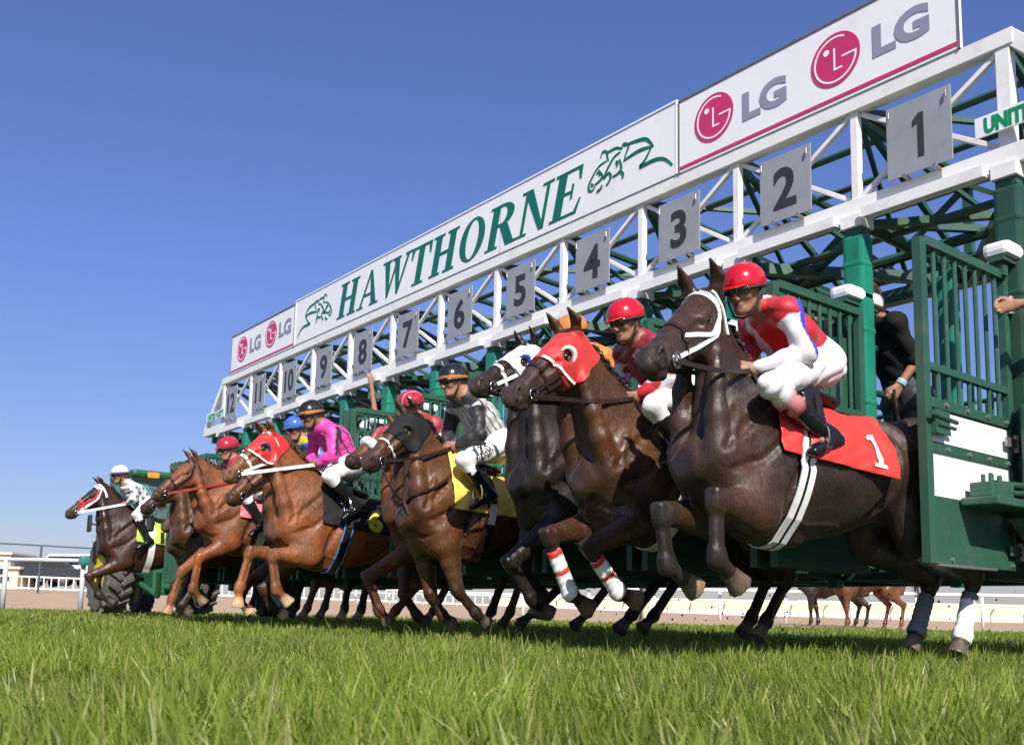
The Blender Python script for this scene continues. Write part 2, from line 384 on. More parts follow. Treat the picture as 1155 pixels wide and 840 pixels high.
# stall partitions: solid padded lower half, rails and bars above
for k in range(NST + 1):
    y = .5 - k
    p = MB(); p.rbox((-1.35, y, .96), (2.5, .09, .74), .02); p.box((-1.35, y, .567), (2.5, .12, .06))
    po = p.build('partition', M['dark_green'], gate)
    r = MB()
    for z in (1.42, 1.72, 2.02): r.tube([(-.11, y, z), (-1.14, y, z)], .024, 8); r.tube([(-1.26, y, z), (-2.55, y, z)], .024, 8)
    for x in (-.4, -.7, -.95, -1.5, -1.8, -2.1, -2.5): r.tube([(x, y, 1.32), (x, y, 2.02)], .015, 6)
    r.build('rail', M['green_paint'], po)
    cp = MB(); cp.rbox((-.02, y, 2.33), (.42, .15, .085), .03); cp.build('pad', M['white_pad'], po)
    cb = MB(); cb.bar((-.30, y, 2.0), (-.2, y, 2.29), .05, .05); cb.bar((.12, y, 2.18), (.12, y, 2.29), .05, .05); cb.box((0, y, 2.275), (.36, .09, .035)); cb.build('pad_bracket', M['green_paint'], po)
# rear doors: low dark frames at the back of the stalls
for k in range(NST):
    d = MB(); y = -k
    for s in (-1, 1):
        d.box((-2.62, y + s*.22, .99), (.06, .42, .70))
        for q in range(4): d.tube([(-2.62, y + s*(.06 + .11*q), 1.32), (-2.62, y + s*(.06 + .11*q), 2.1)], .014, 6)
        d.tube([(-2.62, y + s*.03, 2.1), (-2.62, y + s*.43, 2.1)], .022, 6)
    d.build('rear_door', M['dark_green'], gate)
# lower frame beam and wheel skid
lf = MB(); lf.box((-1.3, (-12.2 + 1.2)/2, .58), (.16, 13.4, .10)); lf.box((-2.62, (-12.2 + 1.2)/2, .58), (.16, 13.4, .10)); lf.build('base_frame', M['dark_green'], gate)
# road wheels under both ends
for ye in (1.12, -12.12):
    w = MB(); WRx = np.stack([GX, GZ, -GY], 1); w.lathe([(.20, -.10), (.34, -.12), (.385, -.07), (.385, .07), (.34, .12), (.20, .10), (.20, -.10)], (-1.35, ye, .385), 28, WRx, cap=False); wo = w.build('wheel', M['rubber'], gate, True)
    w = MB(); w.lathe([(.001, -.05), (.12, -.06), (.20, -.09), (.20, .09), (.12, .06), (.001, .05)], (-1.35, ye, .385), 20, WRx); w.build('rim', M['white_paint'], wo, True)
# front doors, swung open: a pair at every stall boundary
def door(y, sgn, panels, ang):
    xa, xb = .10, .80; ca, sa = math.cos(ang), math.sin(ang)
    x0 = .06
    def P(x, z, o=0.0): return (x0 + (x)*ca - o*sa*sgn, y + sgn*(x*sa) + o*ca, z)
    L = .965
    f = MB()
    f.bar(P(.02, .515), P(.02, 2.20), .045, .05, GX); f.bar(P(L, .515), P(L, 2.17), .05, .055, GX)
    f.bar(P(.046, 2.19), P(L - .028, 2.165), .05, .05); f.bar(P(.046, 1.52), P(L - .028, 1.51), .035, .04); f.bar(P(.046, 1.33), P(L - .028, 1.325), .045, .05)
    f.bar(P(.046, .54), P(L - .028, .54), .045, .05); f.bar(P(.046, 1.10), P(L - .028, 1.095), .045, .045)
    fo = f.build('front_door', M['green_paint'], gate, bevel=.003)
    b = MB()
    for q in range(7):
        x = .13 + q*(L - .16)/7; b.tube([P(x, 1.34), P(x, 2.175)], .0125, 8)
    b.build('bar', M['green_paint'], fo)
    pl = MB(); pl.bar(P(.05, 1.213), P(L - .03, 1.208), .02, .160); pl.bar(P(.05, .965), P(L - .03, .965), .02, .222)
    pl.build('panel', M['white_pad'] if panels else M['dark_green'], fo)
    lp = MB(); lp.bar(P(.05, .71), P(L - .03, .71), .024, .286); lp.build('panel', M['green_paint'], fo)
    if panels:
        for zz in (.62, 1.22, 2.02): hg = MB(); hg.tube([P(.0, zz - .05, .03), P(.0, zz + .05, .03)], .022, 10); hg.bar(P(.0, zz, .035), P(.14, zz, .035), .012, .05); hg.build('hinge', M['steel'], fo)
        ws_ = MB(); ws_.bar(P(.30, .512, .004), P(L - .04, .512, .004), .052, .012); ws_.build('wear_strip', M['steel'], fo)
        for xx, zz in ((.10, 1.33), (.32, 1.33), (.55, 1.327), (.78, 1.326), (.10, 1.10), (.32, 1.10), (.55, 1.097), (.78, 1.096), (.10, .54), (.78, .54)):
            bt_ = MB(); bt_.tube([P(xx, zz, .02), P(xx, zz, .032)], .011, 8); bt_.build('bolt', M['steel'], fo)
    lt = MB(); o = .035*(1 if y > 0 or sgn > 0 else -1)
    for oo in ((.04,) if panels else (.04, -.04)):
        lt.bar(P(L - .15, 1.22, oo), P(L - .01, 1.22, oo), .03, .12); lt.tube([P(L - .22, 1.235, oo*1.4), P(L + .04, 1.25, oo*1.4)], .012, 8); lt.tube([P(L - .2, 1.20, oo*1.4), P(L - .02, 1.205, oo*1.4)], .010, 8)
    lt.build('latch', M['green_paint'], fo)
    return fo
for k in range(NST + 1):
    y = .5 - k
    if 0 < k < NST: door(y + .06, 1, False, .05)
    if k < NST: door(y - .02 if k == 0 else y - .06, -1, k == 0, -.03)
# operating gear on the near end: shelf, opener arm, box
og = MB(); og.rbox((.40, .62, .84), (.66, .20, .045), .01); og.rbox((.55, .60, .905), (.24, .12, .08), .01); og.tube([(.10, .60, .97), (.52, .60, .95)], .018, 8); og.tube([(.0, .66, .93), (.45, .66, .90)], .014, 8)
for i in range(7): og.tube([(.46 + .03*i, .60 + .012*(i % 3), .945), (.46 + .03*i, .60 + .012*(i % 3), .985 + .008*(i % 2))], .012, 6)
og.bar((.30, .62, .80), (.02, .62, .62), .12, .05); og.build('opener_gear', M['green_paint'], gate, bevel=.003)
ob = MB(); ob.rbox((.02, .72, 1.13), (.34, .26, .58), .02); ob.rbox((-.25, .74, .62), (.9, .2, .34), .02); ob.build('gear_box', M['green_paint'], gate)
# number plates
for k in range(NST):
    y = -k; p = MB(); W, H = .430, .482
    p.box((.055, y, 3.253), (.008, W, H))
    tl = RNG.uniform(-.012, .012)
    po = p.build('number_plate', M['plate_grey'], gate, bevel=.002)
    po['label'] = 'grey stall plate numbered %d in black' % (k + 1)
    n = MB(); V, Fc = text_mesh(str(k + 1), .40, .012, 0, .98 if k < 9 else .82)
    if k == 0: V, Fc = np.array([(.055, 0), (.055, .72), (-.03, .72), (-.13, .62), (-.13, .52), (-.045, .56), (-.045, 0)])*.40, [(0, 1, 2, 5, 6), (2, 3, 4, 5)]
    V = V - np.array([(V[:, 0].max() + V[:, 0].min())/2, (V[:, 1].max() + V[:, 1].min())/2])
    thick(n, V, Fc, (.059, y, 3.245), GY, GZ, GX, .003); n.build('numeral', M['black_paint'], po)
    for s in (-1, 1):
        h = MB(); h.tube([(.045, y + s*.19, 3.455), (.075, y + s*.19, 3.455), (.075, y + s*.19, 3.415)], .007, 6); h.build('plate_hook', M['steel'], po)
        h = MB(); h.tube([(.0, y + s*.10, 3.005), (.066, y + s*.10, 3.012)], .014, 8); h.build('plate_bolt', M['steel'], po)
    h = MB(); h.tube([(-.02, y, 3.33), (.051, y, 3.33)], .012, 6); h.build('plate_bolt', M['steel'], po)
# banners along the top
def banner(ya, yb, z0, z1, x=.012, zlab=True):
    b = MB(); b.box((x - .018, (ya + yb)/2, (z0 + z1)/2), (.03, yb - ya, z1 - z0)); bo = b.build('banner', M['banner'], gate, bevel=.003)
    em = M['steel'] if zlab else M['banner']
    e = MB(); e.box((x - .02, (ya + yb)/2, z1 + .009), (.05, yb - ya, .016)); e.box((x - .02, ya + .008, (z0 + z1)/2), (.044, .014, z1 - z0)); e.box((x - .02, yb - .008, (z0 + z1)/2), (.044, .014, z1 - z0))
    e.build('banner_edging', em, bo)
    return bo
XB = .010
def logo(bo, y, z, r):
    d = MB(); V, Fc = ellip_ring(0, 0, r, r, .0005, .0005, n=48); thick(d, V, Fc, (XB, y, z), GY, GZ, GX, .003); d.build('logo', M['crimson'], bo)
    w = MB(); q = (XB + .003, y, z)
    V, Fc = ring(r*.80, r*.87, math.radians(62), math.radians(360), 50); thick(w, V, Fc, q, GY, GZ, GX, .002)
    V, Fc = poly2([(r*.28, -r*.035), (r*.87, -r*.035), (r*.87, r*.035), (r*.28, r*.035)]); thick(w, V, Fc, (XB + .0031, y, z), GY, GZ, GX, .002)
    V, Fc = poly2([(-r*.06, r*.42), (-r*.06, -r*.42), (r*.28, -r*.42), (r*.28, -r*.35), (r*.01, -r*.35), (r*.01, r*.42)]); thick(w, V, [tuple(reversed(f)) for f in Fc], q, GY, GZ, GX, .002)
    V, Fc = ellip_ring(-r*.35, r*.38, r*.12, r*.12, .0005, .0005, n=20); thick(w, V, Fc, q, GY, GZ, GX, .002)
    w.build('logo', M['banner'], bo)
def plain(bo, s, y, z, h, m, bold, sx):
    d = MB(); V, Fc = text_mesh(s, h, bold, 0, sx); thick(d, V, Fc, (XB, y, z), GY, GZ, GX, .003); return d.build('lettering', m, bo)
def lg_banner(ya, yb, z0, z1, items):
    bo = banner(ya, yb, z0, z1)
    s = MB(); s.box((XB + .0015, (ya + yb)/2, z0 + .035), (.003, yb - ya - .03, .026)); s.build('stripe', M['crimson'], bo)
    for kind, y, z, a in items:
        if kind == 'o': logo(bo, y, z, a)
        else: plain(bo, 'LG', y, z, a, M['letter_grey'], a*.045, 1.18)
HORSE_STROKES = [[(0.452, 0.358), (0.607, 0.344), (0.723, 0.314), (0.803, 0.22)], [(0.453, 0.223), (0.631, 0.246), (0.78, 0.229)], [(0.78, 0.225), (0.701, 0.132), (0.65, 0.098), (0.814, 0.1), (0.926, 0.067), (1.013, -0.015)], [(0.428, 0.349), (0.452, 0.377), (0.5, 0.358), (0.512, 0.327), (0.477, 0.268), (0.46, 0.22)], [(0.44, 0.339), (0.366, 0.373), (0.267, 0.373), (0.242, 0.364)], [(0.166, 0.355), (0.196, 0.4), (0.242, 0.383), (0.255, 0.332), (0.268, 0.29)], [(0.243, 0.299), (0.142, 0.281), (0.053, 0.201), (0.014, 0.14), (0.028, 0.098), (0.067, 0.088), (0.098, 0.111)], [(0.416, 0.318), (0.342, 0.3), (0.269, 0.235), (0.219, 0.17), (0.207, 0.147)], [(0.092, 0.132), (0.156, 0.146), (0.194, 0.179), (0.142, 0.253)], [(0.117, 0.225), (0.155, 0.23), (0.156, 0.193)], [(0.22, 0.143), (0.269, 0.18), (0.299, 0.142), (0.27, 0.089), (0.24, 0.081)], [(0.319, 0.126), (0.393, 0.136), (0.429, 0.177), (0.404, 0.259)], [(0.355, 0.24), (0.38, 0.24), (0.373, 0.198)], [(0.119, 0.058), (0.17, 0.068), (0.19, 0.098)], [(0.405, 0.15), (0.446, 0.117), (0.449, 0.072)], [(0.046, 0.138), (0.061, 0.146), (0.077, 0.126)]]
lg_banner(-2.045, .265, 3.728, 4.325, [('o', -.606, 4.045, .192), ('t', -.125, 3.935, .285), ('o', -1.68, 4.058, .192), ('t', -1.205, 3.92, .285)])
lg_banner(-11.22, -9.02, 3.728, 4.31, [('o', -10.80, 4.046, .192), ('t', -10.32, 3.94, .285), ('o', -9.78, 4.062, .192), ('t', -9.32, 3.96, .285)])
mb_ = banner(-9.005, -2.06, 3.733, 4.345, zlab=False)
LT, wid = serif_text('HAWTHORNE', .43, .99, .2, .055)
sc_ = 4.60/wid; hw = MB()
for i, (V, Fc, k) in enumerate(LT):
    thick(hw, V*np.array([sc_, 1.0]), Fc, (XB, -7.80, 3.822 - .03*(V[:, 0].mean()/wid)), GY, GZ, GX, .003 + .0004*k)
hw.build('lettering', M['banner_green'], mb_)
for (y0, flip) in ((-3.12, 1), (-7.93, -1)):
    hl = MB()
    for i, s in enumerate(HORSE_STROKES):
        V, Fc = swoosh([(q[0], q[1]) for q in s], .022 if i > 2 else .032)
        if flip < 0: V = V*np.array([-.96, 1]); Fc = [tuple(reversed(f)) for f in Fc]
        thick(hl, V, Fc, (XB, y0, 3.84), GY, GZ, GX, .0032 + .0003*i)
    hl.build('logo', M['banner_green'], mb_)
for y in (-4.4, -6.6):
    jn = MB(); jn.box((XB - .0005, y, 4.04), (.002, .006, .60)); jn.build('seam', M['letter_grey'], mb_)
# maker's signs on the two sloping ends
for (ya, yb) in ((.345, 1.10), (-12.03, -11.28)):
    b = MB(); b.box((.035, (ya + yb)/2, 3.150), (.012, yb - ya, .128)); bo = b.build('sign', M['banner'], gate, bevel=.002)
    d = MB(); V, Fc = text_mesh('UNITED PUETT', .128, .006, 0, .74); thick(d, V, Fc, (.041, (ya + yb)/2, 3.104), GY, GZ, GX, .003); d.build('lettering', M['sign_green'], bo)
# ================================================================= ground: turf, dirt track, far ground
def ground_sheet(name, pts, m, z=0.0):
    return tag(np_mesh(name, [(x, y, z) for x, y in pts], [tuple(range(len(pts)))], m), kind='structure')
M['soil'] = mat('soil', (0.045, 0.07, 0.018), 0.9, var=0.4, scale=9, bump=0.5, bscale=30)
M['sand'] = mat('sand', (0.42, 0.29, 0.175), 0.9, var=0.13, scale=1.2, grime=(0.30, 0.19, 0.11), gscale=.35, gamt=.5, bump=.8, bscale=5, stretch=(.6, 1.4, 1))
R2 = np.array([_r0[0], _r0[1]]); F2 = np.array([math.cos(YAW), math.sin(YAW)])        # camera-right and camera-forward on the ground
def gp(right, fwd, z=0.0):
    q = CAM[:2] + R2*right + F2*fwd; return np.array((q[0], q[1], z))
# far ground sheet to the horizon
_g = [gp(-900, -60)[:2], gp(900, -60)[:2], gp(1500, 2400)[:2], gp(-1500, 2400)[:2]]
ground_sheet('ground', _g, mat('far_ground', (0.30, 0.25, 0.15), 0.95, var=0.2, scale=.05), -.03)
# turf course
TE = [(-60, 22.5), (-9.0, 22.3), (0, 20.5), (9, 18.5), (60, 14)]
_t = [gp(60, -12)[:2], *[gp(a, b)[:2] for a, b in reversed(TE)], gp(-60, -12)[:2]]
ground_sheet('turf', _t, M['soil'], 0.0)
# dirt track, banked up to its outer edge on the left
bk = MB(); rows = []
for i in range(25):
    a = -70 + i*140/24; t0 = np.interp(a, [q[0] for q in TE], [q[1] for q in TE])
    far = 46.0; rise = np.interp(a, [-60, -24, -12, 0, 8, 60], [1.3, 1.15, .72, .38, .10, .0])
    rows.append([gp(a*1.0, t0 - .05, -.012), gp(a*1.25, t0 + 6, .10*rise), gp(a*1.6, t0 + 14, .45*rise), gp(a*2.1, far - 2, rise), gp(a*2.3, far + 12, rise*1.02), gp(a*4.5, far + 45, rise*.98)])
V = [p for r in rows for p in r]; nR = len(rows[0])
Fc = [(i*nR + j, (i + 1)*nR + j, (i + 1)*nR + j + 1, i*nR + j + 1) for i in range(len(rows) - 1) for j in range(nR - 1)]
tag(np_mesh('dirt_track', V, [tuple(reversed(f)) for f in Fc], M['sand'], smooth=True), kind='structure')

# ---------------------------------------------------------------- grass blades
def grass():
    Vs = []; Fs = []; Cs = []; off = 0
    bands = [(.80, 1.0, 6500, .0044, (.07, .165)), (1.0, 1.8, 6200,   .0050, (.06, .150)), (1.8, 3.2, 4600, .0052, (.055, .125)), (3.2, 6.0, 2300, .0062, (.05, .105)), (6.0, 10.5, 780, .0105, (.05, .10)), (10.5, 16, 300, .017, (.05, .095)), (16, 23.5, 120, .03, (.05, .09))]
    for (z0, z1, dens, w, hr) in bands:
        hw = .60; area = hw*(z1**2 - z0**2) + 1.0*(z1 - z0); n = int(dens*area)
        z = np.sqrt(RNG.uniform(z0**2, z1**2, n)); x = RNG.uniform(-1, 1, n)*(hw*z + .5)
        lim = np.interp(x, [q[0] for q in TE], [q[1] for q in TE]); ok = z < lim; z = z[ok]; x = x[ok]; n = len(z)
        base = CAM[:2] + x[:, None]*R2 + z[:, None]*F2
        # clumping: heights and tint vary over patches
        ph = np.sin(base[:, 0]*3.1 + np.sin(base[:, 1]*2.3)*1.7) + np.sin(base[:, 1]*4.3 + base[:, 0]*1.9) + .8*np.sin(base[:, 0]*9.7 + 1.3)*np.sin(base[:, 1]*8.9)
        h = RNG.uniform(hr[0], hr[1], n)*(1 + .12*ph)
        tall = RNG.random(n) < (.03 if z0 > .9 else .0); h[tall] *= RNG.uniform(1.2, 1.75, tall.sum())
        wd = w*RNG.uniform(.6, 1.35, n); yaw = RNG.uniform(0, 2*math.pi, n)
        lean_dir = RNG.normal(.6, 1.1, n) + .4*ph; lean = np.abs(RNG.normal(.36, .38, n)) + .08; lean = np.minimum(lean, 1.25)
        curl = RNG.uniform(.2, 1.1, n)*lean
        d = np.stack([np.cos(lean_dir), np.sin(lean_dir)], 1); side = np.stack([-np.sin(yaw), np.cos(yaw)], 1)
        pts = []; s = [0, .38, .72, 1.0]; ws = [.75, 1.0, .72, .03]; p = np.concatenate([base, np.full((n, 1), -.01)], 1)
        V = np.empty((n, 8, 3))
        for j in range(4):
            if j:
                ang = lean + curl*(s[j]**1.3); dl = (s[j] - s[j - 1])*h
                p = p + np.concatenate([d*(np.sin(ang)*dl)[:, None], (np.cos(ang)*dl)[:, None]], 1)
            o = np.concatenate([side*(wd*ws[j]/2)[:, None], np.zeros((n, 1))], 1)
            V[:, 2*j] = p - o; V[:, 2*j + 1] = p + o
        idx = off + np.arange(n)[:, None]*8
        for j in range(3): Fs.append(np.concatenate([idx + 2*j, idx + 2*j + 1, idx + 2*j + 3, idx + 2*j + 2], 1))
        g = RNG.random(n); dry = (RNG.random(n) < .085)
        c = np.stack([.150 + .140*g, .215 + .125*g, .028 + .038*g], 1)*(1 + .14*ph)[:, None]
        c[dry] = np.stack([.36 + .16*g[dry], .33 + .13*g[dry], .14 + .06*g[dry]], 1)
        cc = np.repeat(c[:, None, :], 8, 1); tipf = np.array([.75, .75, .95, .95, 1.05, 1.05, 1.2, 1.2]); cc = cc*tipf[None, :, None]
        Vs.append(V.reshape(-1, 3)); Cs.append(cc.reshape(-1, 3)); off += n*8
    V = np.concatenate(Vs); Fq = np.concatenate(Fs); C = np.concatenate(Cs)
    m, nt, b = new_mat('grass_blade'); L = nt.links.new
    at = N(nt, 'ShaderNodeAttribute', attribute_name='col'); L(at.outputs['Color'], b.inputs['Base Color']); b.inputs['Roughness'].default_value = .42; b.inputs['Specular IOR Level'].default_value = .45
    tr = N(nt, 'ShaderNodeBsdfTranslucent'); tm = N(nt, 'ShaderNodeMix', data_type='RGBA', blend_type='MULTIPLY'); tm.inputs[0].default_value = 1; tm.inputs[7].default_value = (1.25, 1.35, .7, 1); L(at.outputs['Color'], tm.inputs[6]); L(tm.outputs[2], tr.inputs['Color'])
    mx = N(nt, 'ShaderNodeMixShader'); mx.inputs[0].default_value = .42; L(b.outputs[0], mx.inputs[1]); L(tr.outputs[0], mx.inputs[2]); L(mx.outputs[0], nt.nodes['Material Output'].inputs[0])
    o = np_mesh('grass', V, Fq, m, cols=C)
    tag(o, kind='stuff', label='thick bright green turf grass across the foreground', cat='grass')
grass()
# ================================================================= organic bodies: blended distance fields turned into one continuous skin
class Body:
    """list of soft shapes (tapered elliptic limbs, lofts) blended into one distance field"""
    def __init__(s): s.p = []
    def cap(s, A, B, ra, rb, k=.03, col=0, side=(0, 1., 0), op='+'):
        """tapered elliptic limb from A to B; ra, rb = (radius across side, radius along the other way)"""
        A = np.array(A, float); B = np.array(B, float)
        ra = np.array(ra if hasattr(ra, '__len__') else (ra, ra), float); rb = np.array(rb if hasattr(rb, '__len__') else (rb, rb), float)
        d = B - A; L = np.linalg.norm(d)
        if L < 1e-5: d = np.array((0, 0, 1e-4)); L = 1e-4; B = A + d
        u = d/L; sd = np.array(side, float); v = sd - u*(sd @ u); nv = np.linalg.norm(v)
        if nv < 1e-3: v = np.cross(u, (0, 0, 1.)); nv = np.linalg.norm(v)
        v = v/nv; w = np.cross(u, v)
        m = max(ra.max(), rb.max()) + k + .02
        s.p.append(('c', A, u, v, w, L, ra, rb, k, col, op, np.minimum(A, B) - m, np.maximum(A, B) + m)); return s
    def ball(s, A, r, k=.03, col=0, op='+'):
        r = r if hasattr(r, '__len__') else (r, r)
        return s.cap(A, np.array(A, float) + np.array((0, 0, 1e-4)), r, r, k, col, op=op)
    def fn(s, f, lo, hi, k=.03, col=0, op='+'): s.p.append(('f', f, k, col, op, np.array(lo, float), np.array(hi, float))); return s
    def dist1(s, q, X):
        if q[0] == 'c':
            _, A, u, v, w, L, ra, rb = q[:8]
            D = X - A; a = D @ u; t = np.clip(a/L, 0, 1); qa = a - t*L; qv = D @ v; qw = D @ w
            r0 = ra[0] + (rb[0] - ra[0])*t; r1 = ra[1] + (rb[1] - ra[1])*t; rm = np.minimum(r0, r1)*.5 + .5*(r0 + r1)/2
            x, y, z = qv/r0, qw/r1, qa/rm
            k0 = np.sqrt(x*x + y*y + z*z); k1 = np.sqrt((x/r0)**2 + (y/r1)**2 + (z/rm)**2) + 1e-9
            return np.where(k0 > 1e-3, k0*(k0 - 1)/k1, -np.minimum(r0, r1))
        return q[1](X)
    def meta(s, q): return (q[8], q[9], q[10], q[11], q[12]) if q[0] == 'c' else (q[2], q[3], q[4], q[5], q[6])
    def ev(s, X, colours=None):
        """distance (and blended colour) at points X"""
        X = np.asarray(X, float); D = np.full(len(X), 1.0); C = None
        if colours is not None: C = np.zeros((len(X), 3)); wsum = np.zeros(len(X))
        for q in s.p:
            k, col, op, lo, hi = s.meta(q)
            ins = np.all((X > lo) & (X < hi), axis=1)
            if not ins.any(): continue
            d = s.dist1(q, X[ins]); o = D[ins]
            if op == '+':
                h = np.clip(.5 + .5*(o - d)/k, 0, 1); D[ins] = o + (d - o)*h - k*h*(1 - h)
                if C is not None: C[ins] += (colours[col] - C[ins])*h[:, None]
            else:
                h = np.clip(.5 - .5*(o + d)/k, 0, 1); D[ins] = o + (-d - o)*h + k*h*(1 - h)
        return D if C is None else (D, C)
    def bounds(s):
        lo = np.min([s.meta(q)[3] for q in s.p if s.meta(q)[2] == '+'], axis=0); hi = np.max([s.meta(q)[4] for q in s.p if s.meta(q)[2] == '+'], axis=0); return lo, hi
    def skin(s, h, extra=None, lo=None, hi=None):
        """surface nets on a grid of pitch h; extra(X, D) -> D may trim or offset the field"""
        l0, h0 = s.bounds(); lo = l0 if lo is None else np.maximum(l0, lo); hi = h0 if hi is None else np.minimum(h0, hi)
        n = np.ceil((hi - lo)/h).astype(int) + 2
        ax = [lo[i] + h*np.arange(n[i]) for i in range(3)]
        D = np.full(n, .5, np.float64)
        for q in s.p:
            k, col, op, a, b = s.meta(q)
            i0 = np.maximum(0, np.floor((a - lo)/h).astype(int)); i1 = np.minimum(n, np.ceil((b - lo)/h).astype(int) + 1)
            if np.any(i1 <= i0): continue
            sl = tuple(slice(i0[i], i1[i]) for i in range(3))
            G = np.stack(np.meshgrid(*[ax[i][sl[i]] for i in range(3)], indexing='ij'), -1).reshape(-1, 3)
            d = s.dist1(q, G).reshape(i1 - i0); o = D[sl]
            if op == '+': hh = np.clip(.5 + .5*(o - d)/k, 0, 1); D[sl] = o + (d - o)*hh - k*hh*(1 - hh)
            else: hh = np.clip(.5 - .5*(o + d)/k, 0, 1); D[sl] = o + (-d - o)*hh + k*hh*(1 - hh)
        if extra is not None:
            G = np.stack(np.meshgrid(*ax, indexing='ij'), -1).reshape(-1, 3); D = extra(G, D.reshape(-1)).reshape(n)
        D[0], D[-1], D[:, 0], D[:, -1], D[:, :, 0], D[:, :, -1] = .5, .5, .5, .5, .5, .5
        return nets(D, lo, h)
def nets(D, lo, h):
    I = D < 0; nx, ny, nz = D.shape
    c = [I[a:nx - 1 + a, b:ny - 1 + b, e:nz - 1 + e] for a in (0, 1) for b in (0, 1) for e in (0, 1)]
    cnt = sum(x.astype(np.int8) for x in c); act = (cnt > 0) & (cnt < 8)
    ids = np.full(act.shape, -1, np.int64); cells = np.argwhere(act); ids[act] = np.arange(len(cells))
    P = np.zeros((len(cells), 3)); W = np.zeros(len(cells)); i, j, k = cells.T
    for a in range(8):
        for ax in range(3):
            o = np.array([(a >> 2) & 1, (a >> 1) & 1, a & 1])
            if o[ax]: continue
            e = o.copy(); e[ax] = 1
            d0 = D[i + o[0], j + o[1], k + o[2]]; d1 = D[i + e[0], j + e[1], k + e[2]]
            m = (d0 < 0) != (d1 < 0); t = d0[m]/(d0[m] - d1[m]); pt = np.tile(o.astype(float), (m.sum(), 1)); pt[:, ax] += t
            P[m] += pt; W[m] += 1
    V = lo + h*(cells + P/W[:, None])
    Q = []
    for ax in range(3):
        sl0 = [slice(None)]*3; sl1 = [slice(None)]*3; sl0[ax] = slice(0, -1); sl1[ax] = slice(1, None)
        a, b = I[tuple(sl0)], I[tuple(sl1)]; o1, o2 = [q for q in range(3) if q != ax]
        for sgn in (True, False):
            E = np.argwhere((a & ~b) if sgn else (~a & b))
            E = E[(E[:, o1] > 0) & (E[:, o2] > 0) & (E[:, o1] < D.shape[o1] - 1) & (E[:, o2] < D.shape[o2] - 1)]
            if not len(E): continue
            def cid(da, db):
                q = E.copy(); q[:, o1] -= da; q[:, o2] -= db; return ids[q[:, 0], q[:, 1], q[:, 2]]
            f = np.stack([cid(1, 1), cid(0, 1), cid(0, 0), cid(1, 0)], 1)
            flip = sgn if ax != 1 else not sgn
            Q.append(f if flip else f[:, ::-1])
    Fq = np.concatenate(Q); return V, Fq
def onto(body, start, target, off=0.0, it=30):
    """march points from start towards target until the body's surface (+off)"""
    S = np.array(start, float); T = np.array(target, float); d = T - S; L = np.linalg.norm(d, axis=1)[:, None]; d = d/L; t = np.zeros(len(S))
    lo, hi = np.minimum(S.min(0), T.min(0)), np.maximum(S.max(0), T.max(0)); sub = Body()
    sub.p = [q for q in body.p if np.all(body.meta(q)[3] < hi) and np.all(body.meta(q)[4] > lo)]; body = sub
    for _ in range(it):
        D = body.ev(S + d*t[:, None]) - off; t = np.minimum(t + np.clip(D, -.02, .05)*.8, L[:, 0])
    return S + d*t[:, None]
def bez(p0, p1, p2, n):
    t = np.linspace(0, 1, n)[:, None]; return (1 - t)**2*np.array(p0) + 2*t*(1 - t)*np.array(p1) + t*t*np.array(p2)
def rot(yaw=0., pitch=0., roll=0.):
    """columns: forward, left, up"""
    return np.array((Matrix.Rotation(yaw, 3, 'Z') @ Matrix.Rotation(-pitch, 3, 'Y') @ Matrix.Rotation(roll, 3, 'X')))
def unit(v): v = np.array(v, float); return v/np.linalg.norm(v)

# ---------------------------------------------------------------- horse
TS = np.array([(-1.40, -.33, -.50, .06), (-1.36, -.24, -.52, .13), (-1.26, -.13, -.54, .20), (-1.12, -.045, -.54, .235), (-.95, -.02, -.555, .250), (-.75, -.05, -.61, .248), (-.55, -.085, -.695, .262), (-.35, -.08, -.755, .268), (-.15, -.03, -.80, .245), (0, .0, -.805, .222), (.12, -.03, -.775, .205), (.26, -.17, -.70, .190), (.33, -.33, -.65, .155), (.365, -.40, -.61, .12)])
_xs = np.linspace(TS[0, 0], TS[-1, 0], 120)
def _sm(v):
    y = np.interp(_xs, TS[:, 0], v); k = np.array([1, 2, 3, 4, 3, 2, 1.])/16
    return np.convolve(np.pad(y, 3, mode='edge'), k, mode='valid')
TL = np.stack([_xs, _sm(TS[:, 1]), _sm(TS[:, 2]), _sm(TS[:, 3])], 1)
def torso_fn(org, R, S):
    def f(X):
        q = ((X - org) @ R)/S; x = np.clip(q[:, 0], TL[0, 0], TL[-1, 0]); ox = q[:, 0] - x
        zt = np.interp(x, TL[:, 0], TL[:, 1]); zb = np.interp(x, TL[:, 0], TL[:, 2]); w = np.interp(x, TL[:, 0], TL[:, 3])
        c = (zt + zb)/2 - .02; hh = (zt - zb)/2 + .0; zz = (q[:, 2] - c)/np.maximum(hh, .03)
        nar = np.interp(x, [-1.3, -.9, -.3, 0, .3], [.30, .12, .18, .50, .45]); w = w*(1 - nar*np.clip(zz, 0, 1)**2)*(1 - .12*np.clip(-zz, 0, 1)**2)
        yy = q[:, 1]/np.maximum(w, .02); r = np.sqrt(yy*yy + zz*zz); m = np.minimum(w, hh)
        g = np.sqrt((yy/w)**2 + (zz/hh)**2) + 1e-9
        d = np.where(r > .05, r*(r - 1)/g, -m)
        d = np.where(np.abs(ox) > 0, np.sqrt(np.maximum(d + .07, 0)**2 + ox**2) - .07, d)
        return d*S*.9
    cs = [org + R @ (np.array((x, y, z))*S) for x in (-1.5, .6) for y in (-.4, .4) for z in (-.95, .1)]
    return f, np.min(cs, 0) - .05, np.max(cs, 0) + .05
COAT, POINT, MUZ, HOOF, SOCK_, EAR, SOLE = range(7)
class Horse: pass
